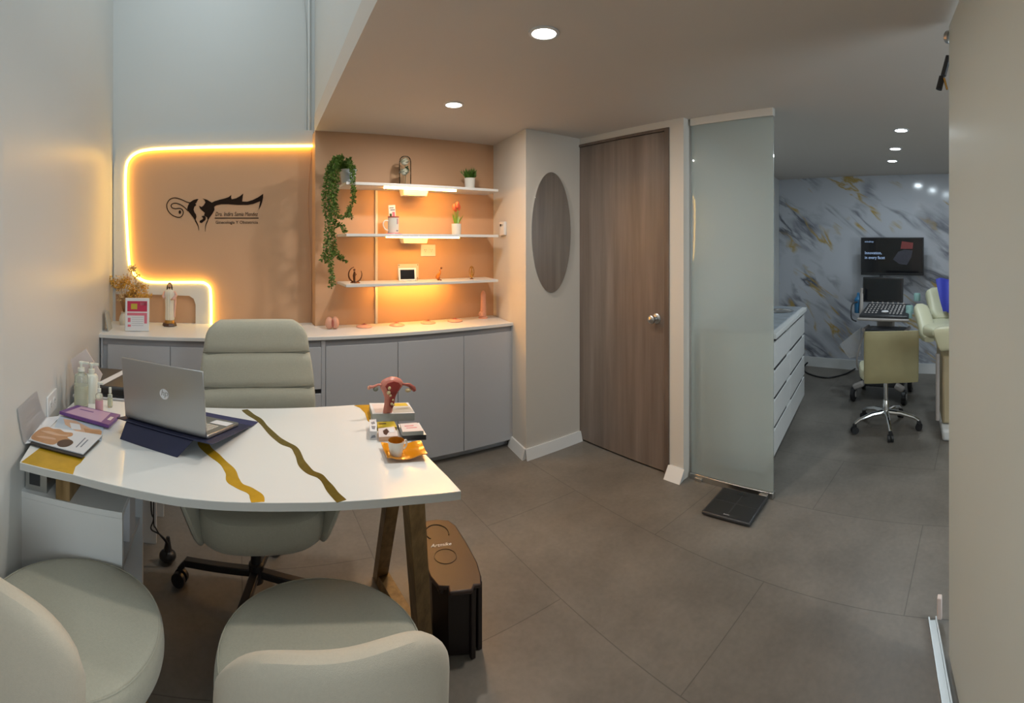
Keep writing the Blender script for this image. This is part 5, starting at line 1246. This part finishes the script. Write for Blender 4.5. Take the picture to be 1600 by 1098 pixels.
kb = MB().add(vs, fs).build('keyboard', ['dark', 'machine'], con, smooth=0)
for p_ in kb.data.polygons: p_.material_index = 1 if all(kb.data.vertices[v].co.z - kf(kb.data.vertices[v].co.y) > .003 for v in p_.vertices) else 0
q = MB(); q.ball(((k0[0] + k1[0]) / 2, -.12, kf(-.12) + .005), (.035, .03, .012)); q.build('trackball', 'paper', con)
for j in range(7): MB().lathe([(.001, 0), (.011, 0), (.009, .014), (.001, .015)], 10, (k0[0] + .06 + j * .05, .085, kf(.085))).build('control_knob', 'machine', con)
t0 = UL(1352, 512, 4.2); 
q = MB(); q.box(k0[0] + .05, k1[0] - .05, -.19, .05, zc - .245, zc - .215); q.build('tray', 'dark', us, bev=.01)
q = MB(); q.box(k0[0] + .10, k1[0] - .12, -.17, .0, zc - .2148, zc - .211); q.build('tray_screen', 'ink', us)
for s, xk in ((-1, k0[0] + .03), (1, k1[0] - .03)):
    q = MB(); q.tube([(xk, -.15, zc - .225), (xk, .05, zc - .225)], .018, 10); q.build('tray_grip', 'machine', us)
q = MB(); q.box(-.075, .075, .02, .17, .22, zc - .13); q.build('column', 'machine', us, bev=.02)
q = MB(); q.box(-.20, .20, -.10, .28, .13, .22); q.build('chassis', 'dark', us, bev=.02)
for i, (px, sx) in enumerate(((1333, -.26), (1413, .21))):
    for yy in (-.12, .26):
        q = MB(); q.t((sx, yy, .065), (0, R(90), 0)).lathe([(.001, -.022), (.05, -.022), (.065, -.014), (.065, .014), (.05, .022), (.001, .022)], 24); wh = q.build('wheel', 'black', us)
        q = MB(); q.t((sx, yy, .065), (0, R(90), 0)).lathe([(.001, -.026), (.03, -.026), (.03, .026), (.001, .026)], 20); q.build('hub', 'machine', wh)
        MB().bar((sx * .62, yy, .17), (sx, yy, .125), .07, .05).build('fork', 'machine', us, bev=.015)
q = MB(); q.tube([(k0[0] - .03, .0, zc - .14), (k0[0] - .03, .02, zc + .09)], [.022, .015], 10); q.tube([(k0[0] - .03, .02, zc + .09), (k0[0] - .028, .02, zc + .14)], [.010, .013], 10); q.build('probe', 'machine', us)
q = MB(); q.tube(smooth_path([(k0[0] - .07, -.02, zc - .17), (k0[0] - .12, -.02, zc - .14), (k0[0] - .12, 0, zc - .02), (k0[0] - .07, .02, zc + .01)], 5), .007, 8); q.build('probe_hook', 'dark', us)
for hz, r_, yy in ((zc + .03, .032, .05), (zc - .07, .035, -.06), (zc - .11, .03, -.10)):
    q = MB(); q.lathe([(.001, 0), (r_, 0), (r_, .06), (r_ * .8, .07), (.001, .07)], 18, (k1[0] + .045 if hz > zc else k1[0] - .01, yy, hz)); q.build('gel_warmer', 'teal', us)
q = MB(); q.tube(smooth_path([(k0[0] + .02, -.05, zc - .24), (k0[0] - .05, -.08, zc - .50), (k0[0] - .03, -.04, zc - .62), (k0[0] + .06, .0, zc - .50), (k0[0] + .05, .02, zc - .24)], 6), .008, 8); q.build('probe_cable', 'machine', us)
bpz = EX(1340, 462, 4.4)
bl = thing('gel_bottle', 'blue gel bottle in the holder left of the ultrasound screen', 'bottle', (XU + .06, uc.y - (k0[0] - .075), zc - .10))
MB().lathe([(.001, 0), (.036, 0), (.038, .01), (.038, .13), (.016, .16), (.012, .19), (.001, .195)], 18).build('body', 'bluebottle', bl)
# plastic bag hanging by the machine
bgp = [EX(x, y, 4.28) for x, y in ((1345, 512), (1334, 520), (1312, 538), (1326, 560), (1345, 556))]
bg = MB(); bg.solid(bgp, (.03, 0, 0)); tag(bg.build('plastic_bag', 'bag', bev=.006), 'translucent plastic bag hanging at the left of the ultrasound machine', 'bag')
# black cable on the floor
q = MB(); q.tube(smooth_path([EX(1262, 566, 5.15), Pz(1256, 574, .008), Pz(1262, 583, .008), Pz(1290, 590, .008), Pz(1318, 585, .008), Pz(1336, 576, .02)], 8), .009, 8)
tag(q.build('power_cable', 'black'), 'black cable looping across the exam room floor along the marble wall', 'cable')

# tan swivel stool
scx, scy = 3.64, .745
ss = thing('swivel_stool', 'tan swivel chair with chrome star base in the exam room', 'swivel chair', (scx, scy, 0), -pi / 2 + R(17))
for k in range(5):
    a = R(-88 + 72 * k); d = Vector((cos(a), sin(a), 0)); q = MB()
    q.tube([d * .02 + Vector((0, 0, .13)), d * .12 + Vector((0, 0, .125)), d * .22 + Vector((0, 0, .10)), d * .262 + Vector((0, 0, .075))], [.022, .018, .014, .012], 10); lg = q.build('base_arm', 'chrome', ss)
    q = MB(); s = d.cross(Vector((0, 0, 1)))
    for w_ in (-.013, .013): q.loft([[d * .262 + s * (w_ + e_) + Vector((0, 0, .027)) + (d * cos(j * pi / 9) + Vector((0, 0, 1)) * sin(j * pi / 9)) * .027 for j in range(18)] for e_ in (-.008, .008)])
    q.bar(d * .262 + Vector((0, 0, .03)), d * .262 + Vector((0, 0, .07)), .03, .03, (1, 0, 0)); q.build('caster', 'black', lg)
MB().lathe([(.001, .10), (.028, .10), (.03, .15), (.022, .22), (.018, .225), (.018, .395), (.001, .395)], 18).build('column', 'chrome', ss)
MB().cbox((0, 0, .405), (.2, .2, .02)).build('seat_plate', 'black', ss)
q = cushion(.42, .40, .085, .415, pn=4.5, dome=.008, n=36); q.build('seat', 'creamleather', ss)
q = MB(); rr_ = []
for j in range(13):
    v = j / 12; z = .415 + .385 * v; e = max(.25, (1 - abs(2 * v - 1) ** 9)) ** .5
    rr_.append([(.022 + .205 * sup(cos(2 * pi * k / 32), .22) * (.97 + .03 * e), -.20 - .02 * v + .028 * e * sup(sin(2 * pi * k / 32), .7), z) for k in range(32)])
q.loft(rr_); q.build('backrest', 'stoolleather', ss)

# gynaecological examination chair, its left side seen past the sliding door
ex = thing('exam_chair', 'cream padded examination chair partly hidden behind the sliding door leaf', 'examination chair', (4.0, .30, 0)); o = Vector(ex.location)
def pad(pts, th, nm, m='creamleather', n=14, w=None):
    """padded cushion swept along pts: rounded section w wide in Y-ish, th thick"""
    pts = smooth_path(pts, 4); q = MB(); rr_ = []; N = len(pts)
    for i, p_ in enumerate(pts):
        d = (pts[min(i + 1, N - 1)] - pts[max(i - 1, 0)]).normalized(); s = Vector((-d.y, d.x, 0)); s = s.normalized() if s.length > 1e-3 else Vector((0, 1, 0)); t_ = d.cross(s); u = abs(2 * i / (N - 1) - 1); e = max(.3, 1 - u ** 7) ** .5
        rr_.append([p_ + s * sup(cos(2 * pi * k / 24), .5) * w / 2 * e + t_ * sup(sin(2 * pi * k / 24), .6) * th / 2 * e for k in range(24)])
    q.loft(rr_); return q.build(nm, m, ex, o)
pad([EX(1437, 478, 3.95), EX(1446, 505, 3.75), EX(1452, 530, 3.55)], .09, 'leg_support', w=.13)
pad([EX(1462, 452, 4.35), EX(1468, 475, 4.25), EX(1473, 500, 4.1)], .12, 'backrest', w=.22)
pad([EX(1474, 532, 3.15) + Vector((0, .05, 0)), EX(1480, 528, 3.15), EX(1495, 528, 3.15) + Vector((0, -.14, 0))], .16, 'leg_rest_pad', w=.10)
pad([EX(1488, 505, 4.15), EX(1482, 512, 3.85), EX(1480, 520, 3.5)], .11, 'seat', w=.40)
q = MB(); t1 = EX(1463, 545, 3.55); t1.y -= .01; q.tube([(t1.x, t1.y, .62), (t1.x, t1.y, .12)], .016, 12); q.build('support_rod', 'machine', ex, o)
q = MB(); q.prism([(3.55, .05), (3.55, .295), (4.2, .40), (4.2, .05)], .09, .60); q.build('pedestal', 'beige', ex, o, bev=.02)
q = MB(); q.prism([(3.45, -.05), (3.45, .285), (4.3, .42), (4.3, -.05)], .0, .085); q.build('foot_plate', 'white', ex, o, bev=.02)
bc = MB(); top_, bot_ = [], []; c_ = [EX(1462, 436, 4.22), EX(1494, 434, 4.22), EX(1494, 494, 4.04), EX(1474, 486, 4.04)]
for j in range(13):
    for i in range(13):
        u, v = i / 12, j / 12; p_ = c_[0].lerp(c_[1], u).lerp(c_[3].lerp(c_[2], u), v) + Vector((-.012 * sin(u * 9 + v * 2) - .05 * sin(v * pi * .9), 0, .01 * sin(u * 7)))
        top_.append(p_); bot_.append(p_ + Vector((.006, 0, -.002)))
fs = []
for j in range(12):
    for i in range(12): a_ = j * 13 + i; fs += [(a_, a_ + 1, a_ + 14, a_ + 13), (169 + a_ + 13, 169 + a_ + 14, 169 + a_ + 1, 169 + a_)]
bd = list(range(13)) + [j * 13 + 12 for j in range(1, 13)] + [156 + i for i in range(11, -1, -1)] + [j * 13 for j in range(11, 0, -1)]
fs += [(a_, 169 + a_, 169 + b_, b_) for a_, b_ in zip(bd, bd[1:] + bd[:1])]
bc.add(top_ + bot_, fs); tag(bc.build('blue_cloth', 'blue', smooth=60), 'royal blue cloth draped over the examination chair backrest', 'cloth')
